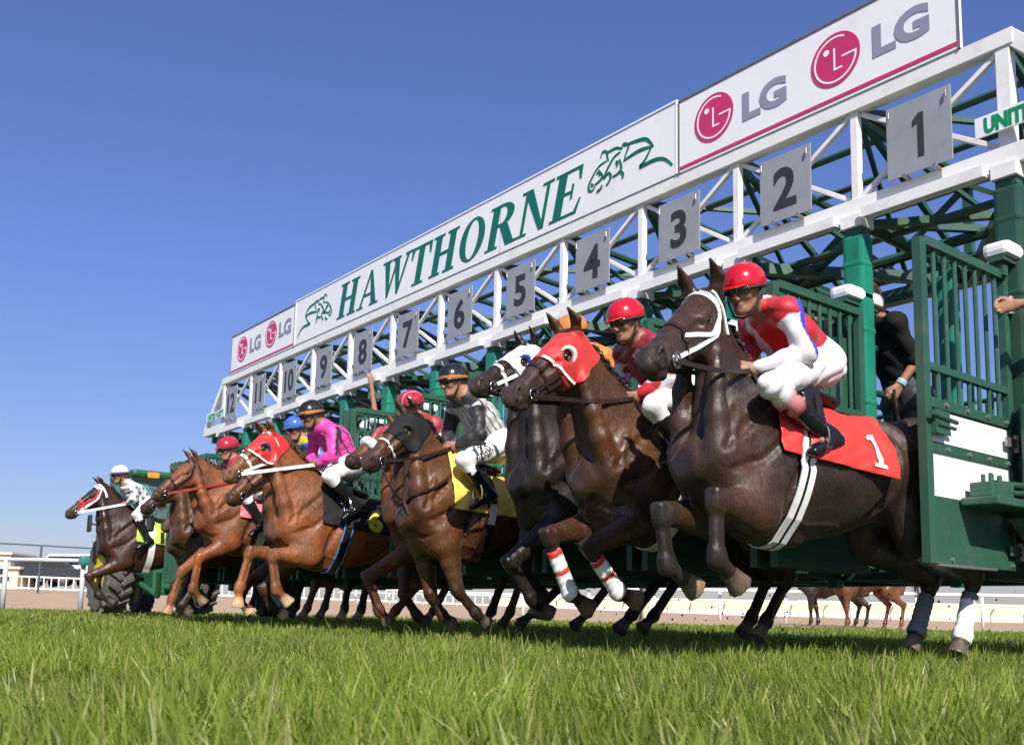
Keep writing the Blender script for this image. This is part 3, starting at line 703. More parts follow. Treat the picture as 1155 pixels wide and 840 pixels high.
def build_horse(name, label, y0, W, poll, nose, legs, S=.98, yaw=0., pitch=.08, yn=0., yp=0., coat=(.05, .022, .012), points=(.012, .009, .008), muzzle=(.02, .014, .012), hoof=(.07, .058, .048),
                h=.014, neck_bow=.05, mane=(.008, .007, .006), socks=(), neck_r=1.0, hroll=0.0, gloss=.32, head_len=None, blaze=None, push=True):
    """W, poll, nose: world points (x, z) in the lane y0; legs: dict NF/FF/NH/FH -> [(elbow|stifle override or None), joint, fetlock, hoof tip] as (x, z) with lane offset"""
    H = Horse(); H.S = S
    org = np.array((W[0], y0 + (W[2] if len(W) > 2 else 0), W[1])); R = rot(yaw, pitch); H.org, H.R = org, R
    T = lambda x, y, z: org + R @ (np.array((x, y, z))*S)
    H.T = T; sideT = R[:, 1]
    B = Body(); H.B = B
    f, lo, hi = torso_fn(org, R, S); B.fn(f, lo, hi, .02, COAT)
    for s in (1, -1):
        B.cap(T(-.02, .085*s, -.08), T(.30, .150*s, -.48), (.055*S, .085*S), (.062*S, .105*S), .05, COAT, sideT)
        B.cap(T(.315, .125*s, -.50), T(.13, .16*s, -.70), (.066*S, .075*S), (.07*S, .09*S), .05, COAT, sideT)
        B.cap(T(.02, .165*s, -.42), T(.10, .175*s, -.70), (.055*S, .12*S), (.06*S, .09*S), .05, COAT, sideT)
        B.cap(T(.320, .075*s, -.53), T(.18, .085*s, -.74), (.074*S, .074*S), (.07*S, .06*S), .04, COAT, sideT)
        B.cap(T(-1.05, .13*s, -.16), T(-.97, .155*s, -.52), (.105*S, .21*S), (.095*S, .16*S), .06, COAT, sideT)
        B.cap(T(-1.29, .095*s, -.22), T(-1.16, .13*s, -.70), (.08*S, .10*S), (.065*S, .095*S), .05, COAT, sideT)
        B.cap(T(-.98, .14*s, -.46), T(-.92, .145*s, -.58), .09*S, .075*S, .09, COAT)
    B.cap(T(-.25, 0, -.785), T(.04, 0, -.79), (.07, .03), (.06, .03), .06, COAT, sideT)
    # ---- neck and head
    P = np.array((poll[0], y0 + yp, poll[1])); hd = np.array((nose[0], y0 + yn, nose[1])) - P; HL = head_len or float(np.clip(np.linalg.norm(hd)*1.0, .58, .70)); hd = unit(hd)
    hl = np.cross((0, 0, 1.), hd); hl = unit(hl); hu = np.cross(hd, hl)
    if hroll: hl, hu = hl*math.cos(hroll) + hu*math.sin(hroll), hu*math.cos(hroll) - hl*math.sin(hroll)
    if np.dot(hu, (0, 0, 1)) < 0: hu = -hu; hl = -hl
    H.HL, H.P, H.hd, H.hl, H.hu = HL, P, hd, hl, hu
    q = HL/.60
    K = lambda t, d, l=0.0: P + hd*(t*HL) - hu*(d*q) + hl*(l*q)            # along the face, depth below the profile, sideways
    H.K = K
    n0 = T(.12, 0, -.33); n2 = K(.06, .10); mid = (n0 + n2)/2 + R[:, 0]*(-.02) + np.array((0, 0, neck_bow)) + (hu*.0)
    C = bez(n0, mid, n2, 11); H.neck = C
    for i in range(10):
        t0, t1 = i/10, (i + 1)/10
        sg = lambda t: np.interp(t, [0, .3, .6, .85, 1], [.28, .215, .160, .124, .105])*S*neck_r
        lt = lambda t: np.interp(t, [0, .3, .6, .85, 1], [.155, .108, .080, .068, .066])*S*neck_r
        B.cap(C[i], C[i + 1], (lt(t0), sg(t0)), (lt(t1), sg(t1)), .05 if i else .10, COAT, unit(hl*(t0) + sideT*(1 - t0)))
    B.cap(T(-.16, 0, -.075), T(.10, 0, -.10), (.075*S, .085*S), (.075*S, .12*S), .08, COAT, sideT)
    B.cap(T(.06, 0, -.11), C[5] - unit(C[6] - C[4])*.02 + np.cross(hl, unit(C[6] - C[4]))*-.07*S, (.070*S, .12*S), (.055*S, .09*S), .10, COAT, sideT)
    for s in (1, -1):                                                       # long neck muscle and its groove
        a = K(.14, .12, .055*s); b = T(.34, .125*s, -.44); m_ = (a + b)/2 + sideT*.040*s*S + np.array((.03, 0, -.02))
        D = bez(a, m_, b, 5)
        for i in range(4): B.cap(D[i], D[i + 1], (.026 + .011*i)*neck_r, (.037 + .011*i)*neck_r, .035, COAT)
    hs = hl
    sec = [(.0, .082, .070, .085), (.13, .100, .080, .102), (.30, .108, .084, .110), (.48, .090, .066, .090), (.64, .074, .054, .072), (.78, .066, .049, .062), (.90, .062, .051, .058), (.965, .066, .046, .046)]
    for i in range(len(sec) - 1):
        a, b = sec[i], sec[i + 1]
        B.cap(K(a[0], a[1]), K(b[0], b[1]), (a[2]*q, a[3]*q), (b[2]*q, b[3]*q), .025, COAT if i < 4 else MUZ, hs)
    for s in (1, -1):
        B.cap(K(.17, .150, .042*s), K(.38, .165, .036*s), (.040*q, .078*q), (.036*q, .066*q), .03, COAT, hs)
        B.cap(K(.44, .155, .028*s), K(.80, .122, .022*s), (.024*q, .034*q), (.022*q, .026*q), .025, COAT if s else 0, hs)
        B.cap(K(.22, .052, .066*s), K(.34, .058, .062*s), .026*q, .022*q, .02, COAT)
        B.cap(K(.36, .100, .070*s), K(.58, .082, .052*s), .013*q, .010*q, .018, COAT)
        B.cap(K(.50, .045, .038*s), K(.84, .045, .036*s), .018*q, .020*q, .02, COAT)
        B.cap(K(.90, .040, .040*s), K(.955, .050, .040*s), .028*q, .027*q, .014, MUZ)
        B.cap(K(.90, .012, .050*s), K(.955, .022, .060*s), .012*q, .010*q, .012, MUZ)
        B.cap(K(.935, .030, .060*s), K(.955, .060, .068*s), (.015*q, .015*q), (.021*q, .018*q), .010, MUZ, op='-')
        B.cap(K(.84, .105, .055*s), K(1.0, .098, .042*s), .0055*q, .0055*q, .008, MUZ, op='-')
        B.ball(K(.295, .073, .092*s), (.023*q, .023*q), .010, MUZ, op='-')
        B.cap(K(.255, .058, .080*s), K(.325, .060, .078*s), .011*q, .009*q, .008, COAT); B.cap(K(.265, .094, .080*s), K(.325, .092, .076*s), .008*q, .007*q, .008, COAT)
        B.cap(K(.40, .060, .070*s), K(.62, .058, .055*s), .012*q, .010*q, .03, COAT, op='-')
        # ears: pricked
        e0 = K(-.015, .03, .052*s); e1 = K(-.04, -.035, .076*s) ; e2 = K(-.02, -.115, .074*s)
        B.cap(e0, e1, (.030*q, .026*q), (.033*q, .022*q), .02, COAT, hs); B.cap(e1, e2, (.033*q, .022*q), (.006*q, .006*q), .012, EAR, hs)
        B.cap(K(.012, -.015, .083*s), K(.002, -.085, .080*s), (.019*q, .013*q), (.005*q, .005*q), .010, EAR, hs, op='-')
    B.cap(K(.93, .118), K(.965, .112), (.030*q, .022*q), (.028*q, .02*q), .02, MUZ, hs)
    B.ball(K(.88, .130), .026*q, .02, MUZ)
    def path(P2, s, r, k, op='-', dz=0.0, col=COAT):
        a = np.array([T(x, 0, z) for x, z in P2]); n = 4*(len(P2) - 1) + 1; t = np.linspace(0, len(P2) - 1, n)
        a = np.stack([np.interp(t, range(len(P2)), a[:, i]) for i in range(3)], 1)
        p = onto(B, a + sideT*s*.55, a, dz)
        for i in range(n - 1):
            e_ = math.sin(math.pi*(i + .5)/(n - 1))**.5; B.cap(p[i], p[i + 1], r*(.45 + .55*e_), r*(.45 + .55*e_), k, col, op=op)
    for s in (1, -1):
        path([(.02, -.12), (.20, -.30), (.35, -.45)], s, .013, .035, dz=.002)
        path([(-.12, -.18), (-.10, -.44), (-.02, -.66), (.06, -.76)], s, .013, .045, dz=.002)
        path([(.0, -.33), (.14, -.48), (.30, -.55)], s, .010, .03, dz=.003)
        path([(.16, -.60), (.30, -.68), (.38, -.62)], s, .010, .025, dz=.003)
        path([(-.70, -.26), (-.72, -.48), (-.60, -.66), (-.42, -.74)], s, .012, .05, dz=.004)
        path([(-1.20, -.16), (-1.13, -.42), (-1.06, -.66)], s, .011, .03, dz=.003)
        path([(-.66, -.13), (-.76, -.16), (-.84, -.26)], s, .02, .05, '+', -.012)
        path([(.24, -.22), (.28, -.34), (.30, -.46)], s, .008, .03, '+', -.004)          # veins
        path([(-.05, -.70), (-.22, -.72), (-.40, -.69), (-.52, -.72)], s, .006, .012, '+', -.002)
        path([(.06, -.52), (.16, -.56), (.20, -.66)], s, .006, .012, '+', -.002)
    # ---- legs
    sock = dict(socks); H.leg = {}
    for key, J in legs.items():
        near = 1 if key[0] == 'N' else -1; fore = key[1] == 'F'
        oy = J.get('y', (.15 if fore else .14)*near)
        yl = lambda xq: y0 + oy + (xq)*0
        pt = lambda a: np.array((a[0], yl(0), a[1]))
        k_, f_, t_ = pt(J['j']), pt(J['f']), pt(J['t'])
        pc = SOCK_ if key in sock else POINT
        if fore:
            e = pt(J['e']) if 'e' in J else T(.10, .165*near, -.72)
            ax = unit(k_ - e); m1 = e + (k_ - e)*.38; back = np.cross(sideT, ax); back = back if back[0] < 0 or back[2] > .3 else back
            B.cap(T(.12, .16*near, -.62), e, (.080*S, .13*S), (.075*S, .115*S), .06, COAT, sideT)
            B.cap(e, m1, (.074*S, .108*S), (.063*S, .084*S), .04, COAT, sideT); B.cap(m1, k_, (.063*S, .084*S), (.042*S, .050*S), .02, COAT, sideT)
            B.cap(e + ax*.02 - np.cross(sideT, ax)*.0, m1 + (k_ - m1)*.3 + sideT*.02*near, .05*S, .03*S, .03, COAT)
            cx = unit(f_ - k_)
            B.cap(k_ - ax*.035*S, k_ + cx*.045*S, (.047*S, .053*S), (.040*S, .047*S), .02, POINT, sideT)
            rc, rt = (.029, .040), (.029, .041)
        else:
            st = pt(J['e']) if 'e' in J else T(-.97, .155*near, -.64) if push else T(-.82, .165*near, -.68)
            B.cap(T(-1.0, .15*near, -.42), st, (.10*S, .17*S), (.08*S, .11*S), .06, COAT, sideT)
            ax = unit(k_ - st); m1 = st + (k_ - st)*.42
            B.cap(st, m1, (.092*S, .16*S), (.070*S, .105*S), .07, COAT, sideT); B.cap(m1, k_, (.070*S, .105*S), (.040*S, .056*S), .03, COAT, sideT); B.cap(T(-1.22, .13*near, -.45), m1, (.07*S, .10*S), (.05*S, .07*S), .07, COAT, sideT)
            cx = unit(f_ - k_); pb = unit(ax - cx*.4)
            B.cap(k_ - cx*.01*S, k_ + cx*.06*S, (.042*S, .054*S), (.033*S, .044*S), .02, POINT, sideT)
            back = np.cross(cx, sideT); back = back*(1 if back @ (-R[:, 0]) > 0 else -1)
            B.cap(k_ + back*.045*S - cx*.05*S, k_ + back*.025*S + cx*.06*S, (.024*S, .026*S), (.02*S, .024*S), .03, POINT, sideT)
            B.cap(k_ + back*.045*S - cx*.05*S, k_ + back*.05*S - ax*.16*S, .017*S, .022*S, .035, COAT, sideT)
            rc, rt = (.031, .043), (.031, .043)
        up_ = e if fore else st
        bis = unit(up_ - k_) + unit(f_ - k_); bis = bis if fore else -bis
        bk = bis if np.linalg.norm(bis) > .25 else -R[:, 0]
        bk = bk - cx*(bk @ cx); bk = unit(bk)
        B.cap(k_ - bk*.008*S, f_ - bk*.010*S, (.0275*S, .027*S), (.027*S, .027*S), .014, pc, sideT)
        B.cap(k_ + bk*.030*S + cx*.03*S, f_ + bk*.028*S, (.0165*S, .017*S), (.020*S, .021*S), .010, pc, sideT)
        if fore:
            B.ball(k_ + bk*.046*S - cx*.018*S, .021*S, .022, POINT)
            for q_ in (1, -1): B.cap(k_ + sideT*q_*.022*S - cx*.03*S - bk*.014*S, k_ + sideT*q_*.020*S + cx*.035*S - bk*.014*S, .024*S, .022*S, .014, POINT)
            mus = e + (k_ - e)*.22; B.cap(mus + bk*.060*S + sideT*near*.02*S, k_ + (e - k_)*.22 + bk*.014*S, (.036*S, .040*S), (.018*S, .018*S), .016, COAT, sideT)
        else:
            for q_ in (1, -1): B.cap(k_ + sideT*q_*.018*S - cx*.03*S, k_ + sideT*q_*.016*S + cx*.045*S, .027*S, .022*S, .014, POINT)
        B.ball(f_ + bk*.034*S, .024*S, .018, pc)
        B.cap(f_ - cx*.02*S, f_ + cx*.02*S, (.040*S, .046*S), (.039*S, .046*S), .018, pc, sideT)
        hx = unit(t_ - f_); Lp = np.linalg.norm(t_ - f_); hb = f_ + hx*max(Lp - .075*S, .03)
        B.cap(f_, hb, (.031*S, .033*S), (.035*S, .037*S), .018, pc, sideT)
        # hoof: flared truncated cone with its sole square to the hoof axis, tilted like a real hoof
        hv = sideT - hx*(sideT @ hx); hv = unit(hv); hw = np.cross(hx, hv)
        def hoof_fn(X, hb=hb, hx=hx, hv=hv, hw=hw, S=S):
            D = X - hb; a = D @ hx; b = D @ hv; c = D @ hw; t = np.clip(a/(.08*S), 0, 1.1)
            r = np.sqrt((b/(.88))**2 + c**2); return np.maximum(np.maximum(r - (.042 + .020*t)*S, a - .085*S + .0*c), -a - .005)
        B.fn(hoof_fn, hb - .13, hb + .13, .012, HOOF)
        def sole_fn(X, hb=hb, hx=hx, hv=hv, hw=hw, S=S):
            D = X - hb; a = D @ hx; b = D @ hv; c = D @ hw; r = np.sqrt((b/.88)**2 + c**2)
            return np.maximum(r - .047*S, np.abs(a - .090*S) - .012)
        B.fn(sole_fn, hb - .13, hb + .13, .006, SOLE, op='-')
        H.leg[key] = (k_, f_, t_, hx, hb, e if fore else st)
    # dock
    B.cap(T(-1.28, 0, -.13), T(-1.42, 0, -.22), .045*S, .035*S, .04, COAT)
    V, Fq = B.skin(h)
    cols = {COAT: np.array(coat), POINT: np.array(points), MUZ: np.array(muzzle), HOOF: np.array(hoof), SOCK_: np.array((.62, .58, .52)), EAR: np.array(coat)*.75, SOLE: np.array((.42, .37, .27))}
    _, Cc = B.ev(V, cols)
    if blaze:
        l = (V - P) @ hl; t = ((V - P) @ hd)/HL; d = -((V - P) @ hu)
        mk = (np.abs(l) < blaze*(1 - .5*np.abs(t - .3))) & (t > .08) & (t < .9) & (d < .05); Cc[mk] = (.6, .55, .5)
    root = empty(name, (org[0] - .3, org[1], 0)); H.root = root
    m = coat_mat(gloss)
    H.body = np_mesh('body', V, Fq, m, root, True, Cc)
    # eyes
    for s in (1, -1):
        e = MB(); e.lathe([(.0205*q*math.sin(a), -.0205*q*math.cos(a)) for a in np.linspace(0.01, math.pi - .01, 9)], K(.295, .073, .0735*s), 12)
        e.build('eye', M['horse_eye'], root, True)
    # mane and forelock
    hair = []
    for i in range(260):
        t = RNG.uniform(.05, 1.0); p = np.array([np.interp(t, np.linspace(0, 1, 11), C[:, a]) for a in range(3)])
        tg = unit(np.array([np.interp(min(t + .05, 1), np.linspace(0, 1, 11), C[:, a]) for a in range(3)]) - np.array([np.interp(max(t - .05, 0), np.linspace(0, 1, 11), C[:, a]) for a in range(3)]))
        up = np.cross(tg, unit(hl*t + sideT*(1 - t))); up = up if up[2] > 0 or up[0] < 0 else -up
        if up @ (-R[:, 0]*.6 + np.array((0, 0, .8))) < 0: up = -up
        hair.append((p, up, tg))
    st = np.array([a for a, _, _ in hair]); up = np.array([b for _, b, _ in hair])
    sf = onto(B, st + up*.45, st, -.008)
    hv_, hf_ = [], []
    for i, (p, u_, tg) in enumerate(hair):
        r0 = sf[i] + sideT*RNG.uniform(-.012, .012); sd = -sideT*RNG.choice([1, 1, -1]); L = RNG.uniform(.05, .12); wd = RNG.uniform(.005, .011)
        bk_ = -tg*.4 - R[:, 0]*.5
        c0 = r0; c1 = r0 + u_*.025 + sd*.012 + bk_*.02; c2 = r0 + u_*.02 + sd*.05 + bk_*L*.6; c3 = r0 - u_*L*.5 + sd*.06 + bk_*L
        n0_ = len(hv_)
        for j, cc in enumerate((c0, c1, c2, c3)):
            w_ = wd*(1, 1, .8, .2)[j]; hv_ += [cc - tg*w_, cc + tg*w_, cc + u_*.004]
        for j in range(3):
            a = n0_ + 3*j
            hf_ += [(a, a + 1, a + 4, a + 3), (a + 1, a + 2, a + 5, a + 4), (a + 2, a, a + 3, a + 5)]
    o = np_mesh('mane', hv_, hf_, hair_mat(mane), root, True)
    # tail: streaming hank of hair
    tb = MB(); d0 = T(-1.40, 0, -.20)
    for i in range(40):
        a = RNG.normal(0, .035); b = RNG.normal(0, .03); L = RNG.uniform(.40, .62)*S
        pts = [d0 + sideT*a*.5 + np.array((0, 0, b*.5)), d0 - R[:, 0]*.12 + sideT*a + np.array((0, 0, .0 + b)), d0 - R[:, 0]*.22 + sideT*a*1.6 + np.array((0, 0, -L*.45)), d0 - R[:, 0]*(.26 + b) + sideT*a*2.2 + np.array((0, 0, -L))]
        tb.tube(pts, [.012, .016, .012, .002], 5)
    tb.build('tail', hair_mat(mane), root, True)
    tag(root, label, 'horse', 'racehorses breaking from the gate')
    return H
_cm = {}
def coat_mat(gloss):
    if gloss in _cm: return _cm[gloss]
    m, nt, b = new_mat('horse_coat'); L = nt.links.new
    at = N(nt, 'ShaderNodeAttribute', attribute_name='col'); tc = N(nt, 'ShaderNodeTexCoord')
    n1 = N(nt, 'ShaderNodeTexNoise'); n1.inputs['Scale'].default_value = 4; n1.inputs['Detail'].default_value = 5; L(tc.outputs['Object'], n1.inputs['Vector'])
    mr = N(nt, 'ShaderNodeMapRange'); mr.inputs[1].default_value = .3; mr.inputs[2].default_value = .7; mr.inputs[3].default_value = .62; mr.inputs[4].default_value = 1.45; L(n1.outputs[0], mr.inputs[0])
    mu = N(nt, 'ShaderNodeMix', data_type='RGBA', blend_type='MULTIPLY'); mu.inputs[0].default_value = 1; L(at.outputs['Color'], mu.inputs[6]); L(mr.outputs[0], mu.inputs[7]); 
    n5 = N(nt, 'ShaderNodeTexNoise'); n5.inputs['Scale'].default_value = 1.7; n5.inputs['Detail'].default_value = 3; L(tc.outputs['Object'], n5.inputs['Vector'])
    r5 = N(nt, 'ShaderNodeMapRange'); r5.inputs[1].default_value = .42; r5.inputs[2].default_value = .68; r5.inputs[3].default_value = 0; r5.inputs[4].default_value = .75; L(n5.outputs[0], r5.inputs[0])
    wm = N(nt, 'ShaderNodeMix', data_type='RGBA', blend_type='MULTIPLY'); L(r5.outputs[0], wm.inputs[0]); L(mu.outputs[2], wm.inputs[6]); wm.inputs[7].default_value = (2.3, 1.65, 1.05, 1); L(wm.outputs[2], b.inputs['Base Color'])
    # damp, short hair: broad sheen plus wetter, glossier patches
    n2 = N(nt, 'ShaderNodeTexNoise'); n2.inputs['Scale'].default_value = 3.2; n2.inputs['Detail'].default_value = 7; n2.inputs['Roughness'].default_value = .7; L(tc.outputs['Object'], n2.inputs['Vector'])
    r2 = N(nt, 'ShaderNodeMapRange'); r2.inputs[1].default_value = .36; r2.inputs[2].default_value = .60; r2.inputs[3].default_value = gloss - .07; r2.inputs[4].default_value = gloss + .22; L(n2.outputs[0], r2.inputs[0]); L(r2.outputs[0], b.inputs['Roughness'])
    b.inputs['Specular IOR Level'].default_value = .42; b.inputs['Sheen Weight'].default_value = .04; b.inputs['Sheen Roughness'].default_value = .4
    # fine hair and veins
    mp = N(nt, 'ShaderNodeMapping'); mp.inputs['Scale'].default_value = (60, 160, 45); L(tc.outputs['Object'], mp.inputs[0])
    n3 = N(nt, 'ShaderNodeTexNoise'); n3.inputs['Scale'].default_value = 2.2; n3.inputs['Detail'].default_value = 3; L(mp.outputs[0], n3.inputs['Vector'])
    v = N(nt, 'ShaderNodeTexVoronoi', feature='DISTANCE_TO_EDGE'); v.inputs['Scale'].default_value = 7
    n4 = N(nt, 'ShaderNodeTexNoise'); n4.inputs['Scale'].default_value = 9; n4.inputs['Detail'].default_value = 3; L(tc.outputs['Object'], n4.inputs['Vector'])
    b1 = N(nt, 'ShaderNodeBump'); b1.inputs['Strength'].default_value = .45; b1.inputs['Distance'].default_value = .003; L(n3.outputs[0], b1.inputs['Height'])
    b2 = N(nt, 'ShaderNodeBump'); b2.inputs['Strength'].default_value = .34; b2.inputs['Distance'].default_value = .02; L(n4.outputs[0], b2.inputs['Height']); L(b1.outputs[0], b2.inputs['Normal']); L(b2.outputs[0], b.inputs['Normal'])
    nt.nodes.remove(v)
    rd = N(nt, 'ShaderNodeTexNoise', noise_type='RIDGED_MULTIFRACTAL'); rd.inputs['Scale'].default_value = 5.5; rd.inputs['Detail'].default_value = 2; rd.inputs['Distortion'].default_value = .6
    m2 = N(nt, 'ShaderNodeMapping'); m2.inputs['Scale'].default_value = (1.0, 1.0, .45); L(tc.outputs['Object'], m2.inputs[0]); L(m2.outputs[0], rd.inputs['Vector'])
    b3 = N(nt, 'ShaderNodeBump'); b3.inputs['Strength'].default_value = .16; b3.inputs['Distance'].default_value = .012; L(rd.outputs[0], b3.inputs['Height']); L(b2.outputs[0], b3.inputs['Normal'])
    m6 = N(nt, 'ShaderNodeMapping'); m6.inputs['Scale'].default_value = (1.0, 1.0, .40); m6.inputs['Rotation'].default_value = (0, .5, 0); L(tc.outputs['Object'], m6.inputs[0])
    n6 = N(nt, 'ShaderNodeTexNoise'); n6.inputs['Scale'].default_value = 34; n6.inputs['Detail'].default_value = 4; n6.inputs['Roughness'].default_value = .6; n6.inputs['Distortion'].default_value = .5; L(m6.outputs[0], n6.inputs['Vector'])
    b6 = N(nt, 'ShaderNodeBump'); b6.inputs['Strength'].default_value = .42; b6.inputs['Distance'].default_value = .008; L(n6.outputs[0], b6.inputs['Height']); L(b3.outputs[0], b6.inputs['Normal']); L(b6.outputs[0], b.inputs['Normal'])
    m7 = N(nt, 'ShaderNodeMapping'); m7.inputs['Scale'].default_value = (1.6, 2.2, .5); m7.inputs['Rotation'].default_value = (0, .6, 0); L(tc.outputs['Object'], m7.inputs[0])
    n7 = N(nt, 'ShaderNodeTexNoise'); n7.inputs['Scale'].default_value = 60; n7.inputs['Detail'].default_value = 3; L(m7.outputs[0], n7.inputs['Vector'])
    r7 = N(nt, 'ShaderNodeMapRange'); r7.inputs[1].default_value = .3; r7.inputs[2].default_value = .7; r7.inputs[3].default_value = .62; r7.inputs[4].default_value = 1.42; L(n7.outputs[0], r7.inputs[0])
    x7 = N(nt, 'ShaderNodeMix', data_type='RGBA', blend_type='MULTIPLY'); x7.inputs[0].default_value = 1; L(wm.outputs[2], x7.inputs[6]); L(r7.outputs[0], x7.inputs[7]); L(x7.outputs[2], b.inputs['Base Color'])
    ad = N(nt, 'ShaderNodeMath', operation='MULTIPLY_ADD'); ad.inputs[1].default_value = .55; ad.inputs[2].default_value = -.23; L(n6.outputs[0], ad.inputs[0])
    a2 = N(nt, 'ShaderNodeMath', operation='ADD'); L(ad.outputs[0], a2.inputs[0]); L(r2.outputs[0], a2.inputs[1]); L(a2.outputs[0], b.inputs['Roughness'])
    _cm[gloss] = m; return m
_hm = {}
def hair_mat(c):
    if c not in _hm: _hm[c] = mat('horse_hair', c, .45, var=.4, scale=20)
    return _hm[c]
M['horse_eye'] = mat('horse_eye', (.012, .007, .005), .08, var=.0, coat=1.0)
# ================================================================= the field of racehorses
def xz(px, y):
    q = on_y(px[0], px[1], y); return (q[0], q[2])
def mk_leg(y0, off, **kw):
    d = {k: xz(v, y0 + off) for k, v in kw.items() if v is not None}; d['y'] = off; return d
HS = {}
def horse(key, label, y0, W, poll, nose, legs, dW=0.0, yp=0.0, yn=0.0, **kw):
    w = xz(W, y0 + dW); L = {}
    for lk, (off, e, j, f, t) in legs.items(): L[lk] = mk_leg(y0, off, e=e, j=j, f=f, t=t)
    HS[key] = build_horse('racehorse', label, y0, (w[0], w[1], dW), xz(poll, y0 + yp), xz(nose, y0 + yn), L, yp=yp, yn=yn, **kw)
    return HS[key]
DARK = dict(coat=(.024, .0135, .0085), points=(.014, .010, .008), muzzle=(.020, .016, .014))
BAY = dict(coat=(.056, .024, .009), points=(.022, .012, .008), muzzle=(.035, .022, .017))
LBAY = dict(coat=(.085, .034, .013), points=(.05, .024, .013), muzzle=(.04, .024, .018))
CHES = dict(coat=(.150, .052, .016), points=(.155, .058, .020), muzzle=(.15, .07, .036), mane=(.12, .042, .014))
horse('A', 'dark brown horse with a white bridle leaping from the nearest stall under red saddlecloth 1', 0.0, (857, 424), (791, 326), (724, 398),
      dict(NF=(.19, None, (807, 562), (808, 628), (834, 660)), FF=(-.13, None, (745, 578), (752, 636), (784, 664)),
           NH=(.30, None, (1098, 650), (1086, 716), (1080, 738)), FH=(.06, None, (1050, 655), (1034, 712), (1026, 733))),
      dW=.04, yaw=-.17, pitch=.10, yp=-.02, yn=.10, h=.0085, S=1.0, neck_bow=.02, neck_r=.86, gloss=.30, hoof=(.085, .070, .055), **DARK)
horse('B', 'dark brown horse in a red blinker hood leaping with red banded white leg wraps', -1.0, (722, 460), (638, 372), (568, 442),
      dict(NF=(.15, None, (664, 617), (697, 667), (718, 677)), FF=(-.13, None, (618, 604), (643, 668), (664, 686)),
           NH=(.14, None, (888, 652), (864, 700), (854, 719)), FH=(-.14, None, (866, 650), (847, 697), (838, 714))),
      pitch=.09, yn=.05, h=.009, neck_bow=.03, gloss=.32, hoof=(.10, .085, .07), coat=(.042, .0195, .008), points=(.020, .013, .009), muzzle=(.035, .025, .020))
horse('C', 'near black horse in a white and blue blinker hood behind the red hooded horse', -2.0, (644, 476), (594, 388), (530, 430),
      dict(NF=(.15, None, (574, 634), (600, 676), (620, 692)), FF=(-.12, None, (590, 640), (612, 672), (604, 694)),
           NH=(.14, None, (748, 648), (713, 692), (698, 710)), FH=(-.14, None, (766, 650), (737, 694), (724, 709))),
      pitch=.12, yn=.04, h=.013, neck_bow=.03, gloss=.30, coat=(.014, .009, .0075), points=(.008, .0065, .006), muzzle=(.02, .016, .015))
horse('D', 'bay horse in a black blinker hood under a yellow saddlecloth', -3.0, (508, 517), (459, 463), (411, 516),
      dict(NF=(.16, None, (516, 667), (537, 692), (550, 704)), FF=(-.13, None, (486, 672), (499, 694), (512, 704)),
           NH=(.14, None, (692, 652), (663, 690), (648, 706)), FH=(-.14, None, (640, 653), (602, 690), (586, 704))),
      pitch=.03, yn=.06, h=.0105, S=.93, neck_bow=.04, gloss=.30, **BAY)
horse('E', 'bay horse with a white shadow roll behind the black hooded horse', -4.0, (492, 522), (446, 478), (394, 512),
      dict(NF=(.15, None, (414, 650), (427, 688), (438, 702)), FF=(-.13, None, (456, 672), (470, 694), (480, 702)),
           NH=(.14, None, (588, 652), (575, 690), (567, 705)), FH=(-.14, None, (566, 655), (554, 689), (546, 704))),
      pitch=.10, yn=.0, h=.014, neck_bow=.04, gloss=.34, **LBAY)
horse('F', 'chestnut horse in a red blinker hood with white bridle and black saddlecloth 6', -5.0, (363, 542), (301, 486), (250, 534),
      dict(NF=(.17, None, (306, 625), (311, 664), (326, 680)), FF=(-.12, None, (282, 622), (270, 662), (268, 684)),
           NH=(.14, None, (474, 656), (446, 688), (436, 702)), FH=(-.14, None, (506, 656), (489, 688), (480, 701))),
      pitch=.09, yn=.06, h=.0115, neck_bow=.06, gloss=.40, socks=('NF',), hoof=(.30, .24, .16), **CHES)
horse('G', 'dark bay horse with its muzzle showing under the red hooded chestnut', -6.0, (352, 550), (303, 508), (253, 560),
      dict(NF=(.15, None, (296, 664), (306, 684), (322, 694)), FF=(-.12, None, (280, 656), (270, 678), (282, 690)),
           NH=(.14, None, (414, 658), (408, 687), (402, 699)), FH=(-.14, None, (393, 658), (389, 686), (384, 698))),
      pitch=.08, yn=.05, h=.016, neck_bow=.05, socks=('NF',), hoof=(.30, .24, .16), **BAY)
horse('H', 'bright chestnut horse with ears up and plain brown bridle beside the pink saddlecloth', -7.0, (272, 541), (216, 516), (170, 556),
      dict(NF=(.15, None, (224, 629), (217, 664), (230, 680)), FF=(-.12, None, (205, 644), (194, 674), (188, 692)),
           NH=(.14, None, (356, 658), (346, 686), (340, 697)), FH=(-.14, None, (372, 660), (366, 684), (360, 696))),
      pitch=.07, yn=.05, h=.0145, neck_bow=.05, gloss=.40, hoof=(.22, .17, .12), coat=(.108, .040, .014), points=(.12, .047, .018), muzzle=(.06, .03, .02), mane=(.09, .032, .012))
horse('I', 'dark bay horse with its nose just ahead of the bright chestnut', -8.0, (240, 560), (200, 534), (157, 572),
      dict(NF=(.15, None, (220, 662), (206, 682), (214, 692)), FF=(-.12, None, (212, 654), (204, 676), (212, 688)),
           NH=(.14, None, (322, 660), (321, 684), (316, 695)), FH=(-.14, None, (338, 660), (334, 684), (328, 695))),
      pitch=.05, yn=.05, h=.018, neck_bow=.04, **BAY)
